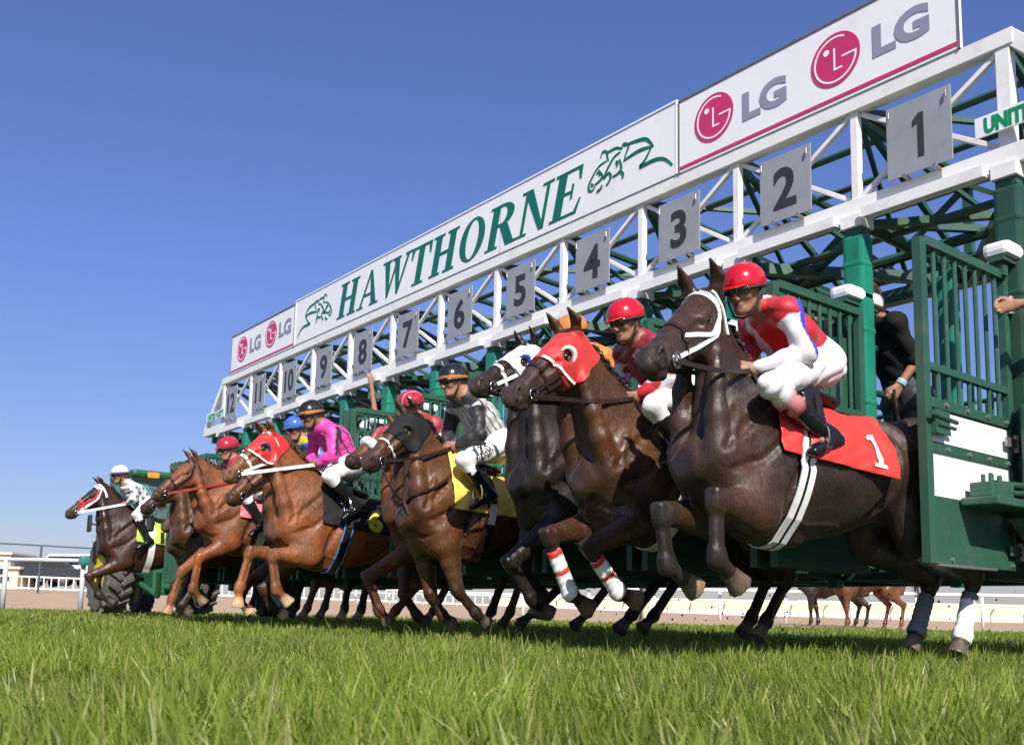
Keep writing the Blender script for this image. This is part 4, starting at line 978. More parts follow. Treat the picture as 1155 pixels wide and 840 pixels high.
horse('J', 'dark brown horse with a white noseband between the bright chestnut and the far rider', -9.0, (232, 572), (212, 554), (187, 586),
      dict(NF=(.15, None, (196, 662), (200, 680), (206, 692)), FF=(-.12, None, (208, 660), (214, 678), (220, 690)),
           NH=(.14, None, (304, 660), (298, 682), (292, 693)), FH=(-.14, None, (290, 660), (284, 682), (278, 693))),
      pitch=.04, yn=.05, h=.018, neck_bow=.04, coat=(.026, .0125, .009), points=(.02, .014, .012), muzzle=(.05, .035, .028))
horse('K', 'dark bay horse farthest along with a red and white bridle and lime saddlecloth', -11.0, (152, 579), (112, 545), (72, 578),
      dict(NF=(.15, None, (99, 650), (113, 672), (128, 680)), FF=(-.12, None, (112, 646), (110, 670), (118, 682)),
           NH=(.14, None, (240, 658), (232, 681), (226, 691)), FH=(-.14, None, (216, 660), (207, 681), (201, 690))),
      pitch=.07, yn=.03, h=.016, neck_bow=.04, gloss=.30, coat=(.028, .013, .0075), points=(.02, .014, .012), muzzle=(.05, .03, .025), mane=(.006, .005, .005))
# ================================================================= people: one skin per person, clothes as their children
def wrinkle(X, a=.004, f=34., seed=0.0):
    x, y, z = X[:, 0] + seed, X[:, 1] - seed*.7, X[:, 2]
    w1 = np.sin(f*(z*.9 + x*.5) + 2.2*np.sin(f*.45*y + 1.3*np.sin(f*.3*x)) + 1.5*np.sin(f*.38*x + f*.2*z))
    w2 = np.sin(f*1.9*(x*.6 - z*.5 + y*.4) + 1.7*np.sin(f*.8*z))
    return a*(.7*(1 - np.abs(w1))*1.4 + .35*w2 - .4)
class Person: pass
def build_person(name, label, cat, J, skin=(.34, .165, .095), h=.008, group=None, grip=True, build=1.0, head_s=1.0, face=True, hair=(.03, .02, .015)):
    """J: world points: head (skull centre), fdir (face direction), neck, chest, pelvis, sh/el/ha/hip/kn/an/toe with suffix N (near) and F (far)"""
    p = Person(); p.J = J; B = Body(); p.B = B
    lat = unit(J['shN'] - J['shF']); p.lat = lat; b = build
    fd = unit(J['fdir']); hl = unit(np.cross((0, 0, 1.), fd)); hu = np.cross(fd, hl); hc = J['head']; s = head_s; p.fd, p.hl, p.hu, p.hc, p.hs = fd, hl, hu, hc, s
    Q = lambda f, l, u: hc + (fd*f + hl*l + hu*u)*s; p.Q = Q
    B.cap(Q(-.018, 0, .022), Q(.012, 0, .018), (.076*s, .082*s), (.074*s, .078*s), .02, 0, hl)
    B.cap(Q(.03, 0, -.02), Q(.036, 0, -.078), (.060*s, .055*s), (.038*s, .036*s), .03, 0, hl)
    B.ball(Q(.058, 0, -.096), .017*s, .025, 0)
    for q in (1, -1):
        B.cap(Q(-.005, .052*q, -.05), Q(.036, .024*q, -.092), .019*s, .015*s, .025, 0); B.ball(Q(.060, .040*q, -.026), .017*s, .022, 0)
        B.ball(Q(.090, .032*q, .002), .013*s, .008, 0, '-'); B.cap(Q(.082, .014*q, .020), Q(.074, .050*q, .018), .011*s, .009*s, .012, 0)
        B.cap(Q(-.008, .080*q, .012), Q(.002, .076*q, -.03), (.010*s, .020*s), (.008*s, .012*s), .01, 0, hl)
        B.ball(Q(.092, .012*q, -.046), .009*s, .008, 0)
    B.cap(Q(.084, 0, .008), Q(.101, 0, -.034), .009*s, .0125*s, .012, 0)
    B.cap(Q(.076, -.016, -.068), Q(.076, .016, -.068), .006*s, .006*s, .004, 1); B.cap(Q(.074, -.014, -.080), Q(.074, .014, -.080), .006*s, .006*s, .004, 1)
    neckb = J['neck']; B.cap(Q(-.025, 0, -.045), neckb, .052*s, .060*b, .03, 0)
    ch, pv = J['chest'], J['pelvis']
    B.cap(neckb, ch, (.10*b, .07*b), (.145*b, .105*b), .05, 0, lat); B.cap(ch, pv, (.145*b, .105*b), (.13*b, .10*b), .05, 0, lat)
    p.arm = {}
    for q in 'NF':
        sh, el, ha = J['sh' + q], J['el' + q], J['ha' + q]
        B.cap(neckb, sh, .05*b, .052*b, .05, 0); B.cap(sh, el, .042*b, .036*b, .03, 0)
        fa = unit(ha - el); wr = ha - fa*.045; B.cap(el, wr, .034*b, .024*b, .02, 0)
        # hand: palm, four curled fingers of unequal length, thumb closing from the side
        out = unit(lat*(1 if q == 'N' else -1)); pn = unit(np.cross(fa, np.cross(out, fa)))               # back of hand faces outwards
        dn = np.cross(fa, pn); dn = dn if dn[2] < 0 else -dn
        B.cap(wr + fa*.012, ha + fa*.035, (.020, .034), (.017, .038), .012, 0, pn)
        for i, (o_, L) in enumerate(((-.030, .066), (-.010, .075), (.010, .070), (.029, .056))):
            k0 = ha + fa*.038 + dn*o_; k1 = k0 + fa*L*.42 - pn*.008; k2 = k1 - pn*L*.42 + fa*.004 if grip else k1 + fa*L*.35 - pn*L*.12; k3 = k2 - fa*L*.30 if grip else k2 + fa*L*.22 - pn*L*.14
            B.cap(k0, k1, .0105, .0095, .005, 0); B.cap(k1, k2, .0098, .0088, .004, 0); B.cap(k2, k3, .0088, .0075, .004, 0)
        t0 = ha - fa*.005 - dn*.030; t1 = t0 + fa*.03 - dn*.018 - pn*.012; t2 = t1 + fa*.028 + dn*.008 - pn*.016
        B.cap(t0, t1, .014, .0115, .008, 0); B.cap(t1, t2, .0112, .009, .004, 0)
        hp, kn, an, to = J['hip' + q], J['kn' + q], J['an' + q], J['toe' + q]
        B.cap(pv, hp, .09*b, .085*b, .05, 0); B.cap(hp, kn, .066*b, .036*b, .03, 0); B.cap(kn, an, .035*b, .027*b, .02, 0)
        B.cap(an, an + (to - an)*.3, .032, .026, .02, 0)
        p.arm[q] = (sh, el, ha, fa, wr, pn, dn)
    V, Fq = B.skin(h); _, C = B.ev(V, {0: np.array(skin), 1: np.array(skin)*np.array((.66, .45, .44))})
    p.root = empty(name, (pv[0], pv[1], min(J['anN'][2], J['anF'][2])))
    tag(p.root, label, cat, group)
    p.body = np_mesh('body', V, Fq, M['skin'], p.root, True, C)
    return p
def part(p, B, name, m, h, colf=None, cols=None, extra=None, lo=None, hi=None):
    V, Fq = B.skin(h, extra, lo, hi)
    if len(V) == 0: return None
    C = None
    if colf is not None: C = colf(V)
    elif cols is not None: _, C = B.ev(V, cols)
    return np_mesh(name, V, Fq, m, p.root, True, C)
def dress(p, silk, sleeve=None, pants=(.78, .77, .75), boots=(.010, .010, .011), helmet=(.5, .01, .015), cuff=None, silkf=None, pantf=None, goggles=True, long_pants=False, h=.009, wr=.009, cap_peak=True, garter=None, jersey=True, seed=0.0, chin=True, helmet_f=None, sleeve_len=1.0, collar=None):
    J, lat, b = p.J, p.lat, 1.0
    # upper garment
    S = Body(); nb, ch, pv = J['neck'], J['chest'], J['pelvis']; ax = unit(pv - ch)
    S.cap(nb + (ch - nb)*.12, ch, (.105, .085), (.158, .122), .06, 0, lat); S.cap(ch, pv - ax*.03, (.158, .122), (.142, .118), .05, 0, lat)
    hv = unit(p.hc - nb); S.cap(nb + hv*.085, nb + (ch - nb)*.2, .060, .09, .03, 3 if collar else 0)
    for q in 'NF':
        sh, el, ha, fa, wri, pn, dn = p.arm[q]
        S.cap(nb + (ch - nb)*.10, sh, .062, .070, .05, 0); S.cap(sh, el, .060, .049, .035, 1)
        if sleeve_len >= 1: S.cap(el, el + (wri - el)*.45, .048, .045, .03, 1); S.cap(el + (wri - el)*.45, wri, .045, .034, .03, 1); S.cap(wri - fa*.03, wri + fa*.004, .036, .034, .006, 2)
    sl = sleeve or silk; cols = {0: np.array(silk), 1: np.array(sl), 2: np.array(cuff or sl), 3: np.array(collar or silk)}
    def cf(V):
        _, C = S.ev(V, cols)
        return silkf(V, C, p) if silkf else C
    upper = part(p, S, 'silks' if jersey else 'shirt', M['cloth'] if jersey else M['cotton'], h, cf, extra=lambda G, D: D + wrinkle(G, wr, 27, seed))
    # breeches or trousers
    T_ = Body(); T_.cap(pv - ax*.06, pv + ax*.03, (.145, .115), (.15, .12), .05, 0, lat)
    for q in 'NF':
        hp, kn, an = J['hip' + q], J['kn' + q], J['an' + q]
        T_.cap(pv, hp, .115, .112, .06, 0); T_.cap(hp, kn, (.092, .102), (.054, .057), .05, 0)
        e = kn + (an - kn)*(.96 if long_pants else .34); T_.cap(kn, e, .056, .058 if long_pants else .050, .03, 0)
        if garter: T_.cap(kn + (an - kn)*.24, kn + (an - kn)*.36, .056, .055, .008, 1)
    p.lower_field = T_
    pc = {0: np.array(pants), 1: np.array(garter or pants)}
    def pf(V):
        _, C = T_.ev(V, pc); return pantf(V, C, p) if pantf else C
    lower = part(p, T_, 'breeches' if jersey else 'trousers', M['cloth'], h, pf, extra=lambda G, D: D + wrinkle(G, wr*.9, 25, seed + 2.3))
    for q in 'NF':                                                           # boots: each its own part
        kn, an, to = J['kn' + q], J['an' + q], J['toe' + q]; Bt = Body(); t0 = kn + (an - kn)*(.30 if not long_pants else .9); fx = unit(to - an); up = unit(kn - an); fw = unit(fx - up*(fx @ up))
        Bt.cap(t0, an + up*.03, (.054, .058), (.041, .043), .03, 0, lat); Bt.cap(an + up*.03, an - up*.02, .043, .044, .03, 0)
        sole = -np.cross(fx, lat); sole = sole if sole @ up < 0 else -sole
        heel = an - fx*.035 + sole*.035; Bt.cap(an, heel, .042, .034, .03, 0); Bt.cap(heel, an + fx*.14 + sole*.025, .036, (.040, .026), .03, 0, lat); Bt.cap(an + fx*.14 + sole*.025, an + fx*.19 + sole*.028, (.040, .026), (.032, .02), .02, 0, lat)
        Bt.cap(heel + sole*.028 - fx*.006, heel + sole*.030 + fx*.03, (.030, .012), (.030, .012), .006, 0, lat); Bt.cap(heel + sole*.022 + fx*.06, an + fx*.19 + sole*.048, (.034, .008), (.030, .007), .006, 0, lat)
        part(p, Bt, 'boot', mat_col(boots, .22), min(h, .009), extra=lambda G, D: D + wrinkle(G, .0018, 50, seed))
    Q = p.Q; s = p.hs
    if helmet is not None:
        Hm = Body(); Hm.cap(Q(-.022, 0, .040), Q(.012, 0, .036), (.104*s, .108*s), (.102*s, .102*s), .02, 0, p.hl)
        n = unit(p.hu*1.0 + p.fd*.10)
        def trim(G, D):
            c = (G - Q(0, 0, .012)) @ n
            return np.maximum(D, -c)
        hm = part(p, Hm, 'helmet', mat_col(helmet, .20, coat=.6) if helmet_f is None else M['gloss_attr'], min(h, .007), extra=trim, colf=(None if helmet_f is None else (lambda V: helmet_f(V, p))))
        rim = MB(); a_ = np.linspace(0, 2*math.pi, 33); rim.tube([Q(-.006 + .112*math.cos(t), .104*math.sin(t), .012 - .011*math.cos(t)*1) for t in a_], .0065*s, 6); rim.build('helmet_rim', M['rubber'], hm, True)
        if cap_peak:
            pk = Body(); pk.cap(Q(.085, 0, .020), Q(.135, 0, .008), (.070*s, .010), (.045*s, .006), .01, 0, p.hl); part(p, pk, 'peak', mat_col(helmet, .3) if helmet_f is None else M['rubber'], min(h, .006))
        if chin:
            stp = MB()
            for q in (1, -1): stp.tube([Q(.0, .092*q, .015), Q(.012, .080*q, -.05), Q(.035, .050*q, -.115), Q(.045, .0, -.132)], .0065, 6)
            stp.build('chin_strap', M['rubber'], hm, True)
    if goggles:
        g = MB(); ring_ = []
        for q in (1, -1):
            gb_ = Body(); gb_.cap(Q(.088, .018*q, .004), Q(.072, .052*q, .002), (.030, .024), (.026, .022), .012, 0, p.hu); part(p, gb_, 'goggle_lens', M['goggle'], min(h, .006))
        g.tube([Q(.062, .072, .006), Q(.02, .094, .010), Q(-.05, .092, .014), Q(-.115, 0, .018), Q(-.05, -.092, .014), Q(.02, -.094, .010), Q(.062, -.072, .006)], .010, 6); g.build('goggle_strap', M['rubber'], p.root, True)
    return upper, lower
_mc = {}
def mat_col(c, rough, coat=0.0):
    k = (c, rough, coat)
    if k not in _mc: _mc[k] = mat('painted', c, rough, var=.06, coat=coat, bump=.02, bscale=40)
    return _mc[k]
M['cloth'] = mat('cloth', (1, 1, 1), .55, var=.07, scale=18, attr='col', bump=.42, bscale=26, sheen=.12, stretch=(1, 1, .55))
M['cotton'] = mat('cotton', (1, 1, 1), .9, var=.12, scale=14, attr='col', bump=.35, bscale=24, spec=.12)
M['skin'] = mat('skin', (1, 1, 1), .58, var=.10, scale=25, attr='col', bump=.08, bscale=160)
M['skin'].node_tree.nodes['Principled BSDF'].inputs['Subsurface Weight'].default_value = .08
M['skin'].node_tree.nodes['Principled BSDF'].inputs['Subsurface Radius'].default_value = (.012, .005, .003)
M['goggle'] = mat('goggle', (.012, .012, .014), .08, var=0, coat=1.0)
M['gloss_attr'] = mat('gloss_attr', (1, 1, 1), .3, var=.05, attr='col')
def jockey(H, label, px, y0, group='jockeys riding out of the gate', h=.009, skin=(.34, .165, .095), fdir=None, yaw_face=0.0, head_s=1.0):
    """px: photo landmarks (u, v, lane offset); anything left out takes the usual crouch above this horse's saddle"""
    T = H.T; G = lambda k, d: (on_y(px[k][0], px[k][1], y0 + px[k][2]) if k in px else d)
    J = {}
    J['pelvis'] = G('pelvis', T(-.44, 0, .30)); J['chest'] = G('chest', T(-.10, 0, .50)); J['neck'] = G('neck', T(.05, 0, .60)); J['head'] = G('head', T(.15, 0, .74))
    for q, s in (('N', 1), ('F', -1)):
        J['sh' + q] = G('sh' + q, T(-.02, .17*s, .54)); J['el' + q] = G('el' + q, T(.02, .25*s, .28)); J['ha' + q] = G('ha' + q, T(.22, .09*s, .14))
        J['hip' + q] = G('hip' + q, T(-.42, .11*s, .27)); J['kn' + q] = G('kn' + q, T(-.06, .27*s, .04)); J['an' + q] = G('an' + q, T(-.36, .29*s, -.30)); J['toe' + q] = G('toe' + q, T(-.18, .31*s, -.33))
    d = np.array(fdir if fdir is not None else (1.0, .05, -.12)); J['fdir'] = d
    p = build_person('jockey', label, 'jockey', J, skin, h, group, head_s=head_s); p.H = H; return p
# ================================================================= tack (moves with its horse) and the jockeys
M['leather'] = mat('leather', (.022, .012, .008), .38, var=.3, scale=14, bump=.15, bscale=90)
M['white_strap'] = mat('white_strap', (.74, .73, .70), .5, var=.08, scale=14, grime=(.45, .40, .33), gscale=12, bump=.1, bscale=90)
M['chrome'] = mat('chrome', (.55, .54, .52), .18, metal=1.0, var=.1)
M['saddle'] = mat('saddle', (.012, .011, .011), .32, var=.2, bump=.1, bscale=60)
def cloth_mat(c, sheen=.1, rough=.55):
    k = ('cloth', c)
    if k not in _mc: _mc[k] = mat('saddlecloth', c, rough if max(c) > .05 else .8, var=.07, scale=7, bump=.30, bscale=22, sheen=sheen if max(c) > .05 else .0, spec=None if max(c) > .05 else .2)
    return _mc[k]
def ribbon(mb, P, Nn, w, th=.004):
    """flat strap along points P, lying on a surface with normals Nn"""
    P = np.array(P, float); Nn = np.array(Nn, float); n = len(P); V = []
    for i in range(n):
        t = unit(P[min(i + 1, n - 1)] - P[max(i - 1, 0)]); nn = Nn[i] - t*(Nn[i] @ t); nn = unit(nn); s = np.cross(t, nn)
        V += [P[i] - s*w/2 - nn*.003, P[i] + s*w/2 - nn*.003, P[i] + s*w/2 + nn*th, P[i] - s*w/2 + nn*th]
    Fc = [(4*i + a, 4*i + (a + 1) % 4, 4*i + 4 + (a + 1) % 4, 4*i + 4 + a) for i in range(n - 1) for a in range(4)]
    mb.add(V, Fc + [(3, 2, 1, 0), (4*n - 4, 4*n - 3, 4*n - 2, 4*n - 1)])
def lerp_path(P2, n):
    P2 = np.array(P2, float); t = np.linspace(0, len(P2) - 1, n); return np.stack([np.interp(t, range(len(P2)), P2[:, i]) for i in range(P2.shape[1])], 1)
def head_strap(H, mb, path, s, w=.022, off=.004, n=18):
    """path of (t, depth) on one cheek, s = +1 near side / -1 far side"""
    L = lerp_path(path, n); q = H.HL/.60
    a = np.array([H.K(t, d, .30*s) for t, d in L]); b = np.array([H.K(t, d, 0) for t, d in L]); p = onto(H.B, a, b, off); ribbon(mb, p, [H.hl*s]*n, w*q)
    return p
def head_loop(H, mb, t0, t1, c, a0, a1, w=.022, off=.004, n=34):
    """strap round the head: t runs t0..t1 while the angle runs a0..a1 (0 = over the face, +-pi = under the jaw)"""
    q = H.HL/.60; A = np.linspace(a0, a1, n); tt = t0 + (t1 - t0)*(1 - np.cos(A))/2; st, en, nn = [], [], []
    for a, t in zip(A, tt):
        o = H.K(t, c, 0); d = H.hu*math.cos(a) + H.hl*math.sin(a); st.append(o + d*(.26 if math.cos(a) > -.3 else .155)*q); en.append(o); nn.append(d)
    p = onto(H.B, st, en, off); ribbon(mb, p, nn, w*q); return p
def bridle(H, m, noseband=None, brow=True, w=.020, cheek_path=None):
    r = MB()
    for s in (1, -1):
        head_strap(H, r, cheek_path or [(.03, .0), (.10, .06), (.30, .125), (.55, .115), (.79, .098)], s, w)
        head_strap(H, r, [(.03, .01), (.05, .08), (.09, .15), (.13, .19)], s, w*.8)
    if brow: head_loop(H, r, .12, .14, .09, -1.5, 1.5, w)
    o = r.build('bridle', m, H.root)
    nb = MB(); head_loop(H, nb, .58, .63, .075, -math.pi, math.pi, w*1.1); nb.build('noseband', noseband or m, H.root)
    for s in (1, -1):
        k = MB(); c = H.K(.815, .098, .066*s); a = np.linspace(0, 2*math.pi, 21); R_ = .030*H.HL/.6
        k.tube([c + (H.hd*math.cos(x) + H.hu*math.sin(x))*R_ for x in a], .0055, 6); k.build('bit_ring', M['chrome'], H.root, True)
    bt = MB(); bt.tube([H.K(.815, .098, .062), H.K(.83, .098, 0), H.K(.815, .098, -.062)], .008, 6); bt.build('bit', M['chrome'], H.root)
    return o
def reins(H, hands, m, w=.020, sag=.05, loop=True):
    for s, ha in zip((1, -1), hands):
        r = MB(); a = H.K(.82, .10, .070*s); mid = (a + ha)/2 + np.array((0, .0, -sag)) + H.R[:, 1]*.05*s
        c = bez(a, mid, ha, 18); start = c + H.R[:, 1]*.35*s
        d = H.B.ev(c); push = np.clip(.012 - d, 0, .2); c = c + H.R[:, 1]*(push*s)[:, None]
        ribbon(r, c, [H.R[:, 1]*s]*18, w, .005); r.build('rein', m, H.root)
    if loop:
        r = MB(); a, b = np.array(hands[0]), np.array(hands[1]); c = bez(a, (a + b)/2 + np.array((.02, 0, -.22)) + H.R[:, 1]*.12, b, 14); c = c + H.R[:, 1]*(np.clip(.014 - H.B.ev(c), 0, .2))[:, None]
        ribbon(r, c, [H.R[:, 1]]*14, w, .004); r.build('rein', m, H.root)
def saddlecloth(H, x0, x1, a_lo, col, number=None, ncol=(0.02, .02, .02), nh=.24, nx=None, na=1.25, flare=.0, bold=.016, serif=False, border=None, extra=0.0):
    """cloth over the back from station x0 (front) to x1 (rear), hanging to angle a_lo on both sides"""
    T = H.T; nx_, na_ = 26, 44; zc = -.40; V = []; st = []; en = []
    for i in range(nx_):
        x = x0 + (x1 - x0)*i/(nx_ - 1)
        for j in range(na_):
            a = (-1 + 2*j/(na_ - 1))*(a_lo + extra*(i/(nx_ - 1))); st.append(T(x, .6*math.sin(a), zc + .6*math.cos(a))); en.append(T(x, 0, zc))
    st, en = np.array(st), np.array(en); out = (st - en)/np.linalg.norm(st - en, axis=1)[:, None]
    p = onto(H.B, st, en, .010)
    jj = np.abs(np.tile(np.linspace(-1, 1, na_), nx_)); ii = np.repeat(np.linspace(0, 1, nx_), na_)
    lift = .003 + .010*np.clip(jj - .6, 0, 1)*(1 + np.sin(ii*17 + 1) + .8*np.sin(ii*31 + jj*4)) + flare*np.clip(ii - .75, 0, 1)*4*np.clip(jj - .5, 0, 1)*2 + .0045*np.sin(ii*34 + 6*np.sin(jj*7)) + .004*np.sin(ii*13 - jj*11 + 1.0)
    p = p + out*lift[:, None]
    Fq = np.array([(i*na_ + j, i*na_ + j + 1, (i + 1)*na_ + j + 1, (i + 1)*na_ + j) for i in range(nx_ - 1) for j in range(na_ - 1)])
    o = np_mesh('saddlecloth', p, Fq, cloth_mat(col), H.root, True); m = o.modifiers.new('thickness', 'SOLIDIFY'); m.thickness = .006; m.offset = 1.0
    sb = o.modifiers.new('smooth', 'SUBSURF'); sb.levels = 1; sb.render_levels = 1
    P3 = p.reshape(nx_, na_, 3); O3 = out.reshape(nx_, na_, 3)
    def at(x, a):
        fi = np.clip((x - x0)/(x1 - x0), 0, 1)*(nx_ - 1); al = a_lo + extra*fi/(nx_ - 1); fj = np.clip((a/al + 1)/2, 0, 1)*(na_ - 1)
        i = min(int(fi), nx_ - 2); j = min(int(fj), na_ - 2); u, v = fi - i, fj - j
        b = lambda G: G[i, j]*(1 - u)*(1 - v) + G[i + 1, j]*u*(1 - v) + G[i, j + 1]*(1 - u)*v + G[i + 1, j + 1]*u*v
        return b(P3) + unit(b(O3))*.0125, unit(b(O3))
    H.cloth_at = at
    if number:
        V2, Fc = text_mesh(number, nh, bold)
        if number == '1':
            V2 = np.array([(-.13, 0), (.13, 0), (.13, .07), (.055, .07), (.055, .72), (-.04, .72), (-.15, .60), (-.15, .54), (-.055, .56), (-.055, .07), (-.13, .07)])*nh*1.05; Fc = [(0, 1, 2, 3, 9, 10), (3, 4, 8, 9), (4, 5, 6, 7, 8)]
        bm = bmesh.new(); vs = [bm.verts.new((a, b, 0)) for a, b in V2]
        for f in Fc:
            try: bm.faces.new([vs[i] for i in f])
            except ValueError: pass
        for _ in range(3):
            bmesh.ops.subdivide_edges(bm, edges=[e for e in bm.edges if e.calc_length() > .03], cuts=1)
        bmesh.ops.triangulate(bm, faces=bm.faces); bm.verts.index_update(); u0 = V2[:, 0].mean(); hgt = V2[:, 1].max()
        W_ = [at(nx - (v.co.x - 0)*1.0, na - (v.co.y - hgt/2)/.34)[0] for v in bm.verts]
        np_mesh('numeral', W_, [[v.index for v in f.verts] for f in bm.faces], cloth_mat(ncol), o); bm.free()
    return o
def girth(H, x, w, m, x_low=None, off=.020, name='girth', stripes=None, a0=-math.pi, a1=math.pi):
    g = MB(); T = H.T; zc = -.40; n = 60; st, en, nn = [], [], []
    for a in np.linspace(a0, a1, n):
        xx = x + ((x_low if x_low is not None else x) - x)*(1 - math.cos(a))/2; st.append(T(xx, .52*math.sin(a), zc + .55*math.cos(a))); en.append(T(xx, 0, zc)); nn.append(unit(st[-1] - en[-1]))
    p = onto(H.B, st, en, off*.5)
    top = (np.cos(np.linspace(a0, a1, n)) > -.2); p = p + np.array(nn)*(off*.6*np.clip(np.cos(np.linspace(a0, a1, n)) + .45, 0, .5)*2)[:, None]
    if stripes:
        for off_, ww, mm in stripes:
            g = MB(); t = H.R[:, 0]*off_; ribbon(g, p + t + np.array(nn)*.001, nn, ww, .004); g.build(name, mm, H.root)
        return
    ribbon(g, p, nn, w, .005); g.build(name, m, H.root)
def saddle(H, an=None, m=None):
    S = Body(); T = H.T; s = H.R[:, 1]
    S.cap(T(-.10, 0, -.005), T(-.40, 0, -.065), (.12, .03), (.13, .03), .03, 0, s); S.cap(T(-.09, 0, .02), T(-.12, 0, .045), (.07, .03), (.05, .025), .03, 0, s); S.cap(T(-.41, -.07, -.055), T(-.41, .07, -.055), .030, .030, .04)
    for q in (1, -1): S.cap(T(-.17, .16*q, -.05), T(-.16, .235*q, -.22), (.075, .014), (.065, .012), .02, 0, H.R[:, 0])
    V, Fq = S.skin(.012); so = np_mesh('saddle', V, Fq, m or M['saddle'], H.root, True)
    if an is not None:
        for q, a in zip((1, -1), an):
            st = MB(); top = T(-.16, .22*q, -.10); fx = np.array(a[1]); foot = np.array(a[0])
            b = foot + np.array((0, 0, .13)); ribbon(st, lerp_path([top, b], 6), [s*q]*6, .022, .005)
            st.build('stirrup_leather', M['leather'], so)
            ir = MB(); c = np.linspace(-.7, math.pi + .7, 15); ir.tube([foot + s*(.060*math.cos(x)) + np.array((0, 0, .02 + .075*math.sin(x))) for x in c], .006, 6); ir.box(foot + np.array((0, 0, -.030)), (.035, .11, .010)); ir.build('stirrup_iron', M['chrome'], so)
def hood(H, col, cup=(.7, .7, .68), trim=None, lim=.44, rear=-.10, h=.0075, cup_col=None):
    B, q, P = H.B, H.HL/.60, H.P
    eyes = [H.K(.295, .073, .078*s) for s in (1, -1)]
    def reg(G, D):
        t = ((G - P) @ H.hd)/q; d = -((G - P) @ H.hu)/q; l = np.abs((G - P) @ H.hl)/q
        r = np.maximum.reduce([t - (lim*.60 - .10*(d - .05)), rear*.60 - t - .25*np.clip(d - .1, 0, 1), -d - .004 + .9*np.clip(.035 - t, -1, 1), d - .225])
        r = np.where(t < .05, np.maximum(r, -d + .004), r)
        o = np.maximum(D - .009*q, r*q)
        for e in eyes: o = np.maximum(o, .034*q - np.linalg.norm((G - e)/np.array((1, 1, 1)), axis=1))
        return o
    cor = np.array([H.K(t, d, l) for t in (-.25, .75) for d in (-.1, .35) for l in (-.2, .2)])
    V, Fq = B.skin(h, reg, cor.min(0), cor.max(0)); o = np_mesh('blinker_hood', V, Fq, cloth_mat(col, .15), H.root, True)
    for s, e in zip((1, -1), eyes):                                          # padded half cup behind each eye
        c = MB(); a = np.linspace(-1.9, 1.9, 19); pts = [e + (-H.hd*math.cos(x)*1.0 + H.hu*math.sin(x))*(.044*q) + H.hl*s*(.010 + .014*math.cos(x))*q for x in a]
        c.tube(pts, [(.006 + .011*math.cos(x/1.25)**2)*q for x in a], 8); c.build('eye_cup', cloth_mat(cup_col or cup), o, True)
    if trim is not None:
        r = MB()
        for s in (1, -1): head_strap(H, r, [(.47, -.005), (.455, .05), (.43, .11), (.40, .17), (.36, .215)], s, .016, .012)
        r.build('hood_trim', trim, o)
    return o
def shadow_roll(H, m, t=.60):
    q = H.HL/.60; st, en, nn = [], [], []
    for a in np.linspace(-2.2, 2.2, 30):
        o = H.K(t, .07, 0); d = H.hu*math.cos(a) + H.hl*math.sin(a); st.append(o + d*.2*q); en.append(o); nn.append(d)
    p = onto(H.B, st, en, .012) ; S = Body()
    for i in range(29): S.cap(p[i], p[i + 1], .036*q, .036*q, .015, 0)
    V, Fq = S.skin(.010, lambda G, D: D + .007*np.sin(G[:, 0]*170)*np.sin(G[:, 1]*150)*np.sin(G[:, 2]*160)); np_mesh('shadow_roll', V, Fq, m, H.root, True)
def leg_wrap(H, key, t0, t1, bands, base=(.74, .73, .71), fet=False, r=1.0):
    """bandage round the cannon from fraction t0 to t1, bands = [(t, half width, colour)]"""
    k, f, tip, hx, hb, e = H.leg[key]; B = Body(); S = H.S; sd = H.R[:, 1]
    a, b = k + (f - k)*t0, k + (f - k)*min(t1, 1.0)
    B.cap(a, b, (.038*S*r, .048*S*r), (.039*S*r, .050*S*r), .01, 0, sd)
    if t1 > 1: B.cap(b, f + (tip - f)*(t1 - 1), (.047*S*r, .054*S*r), (.044*S*r, .050*S*r), .02, 0, sd)
    ax = unit(f - k); L = np.linalg.norm(f - k)
    V, Fq = B.skin(.009, lambda G, D: np.maximum(np.maximum(D + .0015*np.sin(((G - a) @ ax)*160 + 3*((G - a) @ sd)*20), -((G - a) @ ax)), ((G - (f if t1 > 1 else b)) @ (ax if t1 <= 1 else unit(tip - f))) - (0 if t1 <= 1 else np.linalg.norm(tip - f)*(t1 - 1))))
    C = np.tile(np.array(base), (len(V), 1)); t = ((V - k) @ ax)/L
    for c, w, col in bands: C[np.abs(t - c) < w] = col
    np_mesh('leg_wrap', V, Fq, M['cloth'], H.root, True, C)
def arm_stripe(V, C, p, q, direction, col, cosw=.75, t0=0., t1=1.):
    sh, el, ha, fa, wr, pn, dn = p.arm[q]; dr = unit(direction)
    for a, b in ((sh, el), (el, wr)):
        ax = b - a; L2 = ax @ ax; t = ((V - a) @ ax)/L2; o = V - a - np.clip(t, 0, 1)[:, None]*ax; r = np.linalg.norm(o, axis=1) + 1e-6
        m = (t > -.25) & (t < 1.15) & (r < .085) & ((o @ dr)/r > cosw); C[m] = col
    return C
def near_arm(V, p, q, r=.085):
    sh, el, ha, fa, wr, pn, dn = p.arm[q]; best = np.full(len(V), 9.)
    for a, b in ((sh + (el - sh)*.30, el), (el, wr)):
        ax = b - a; t = np.clip(((V - a) @ ax)/(ax @ ax), 0, 1); best = np.minimum(best, np.linalg.norm(V - a - t[:, None]*ax, axis=1))
    return best < r
def torso_uv(V, p):
    nb, pv = p.J['neck'], p.J['pelvis']; ax = unit(pv - nb); t = ((V - nb) @ ax)/np.linalg.norm(pv - nb); l = (V - nb) @ p.lat; fr = np.cross(p.lat, ax); fr = fr if fr[0] > 0 or fr[2] < 0 else -fr; f = (V - nb) @ fr; return t, l, f
WHITE = (.76, .76, .76)
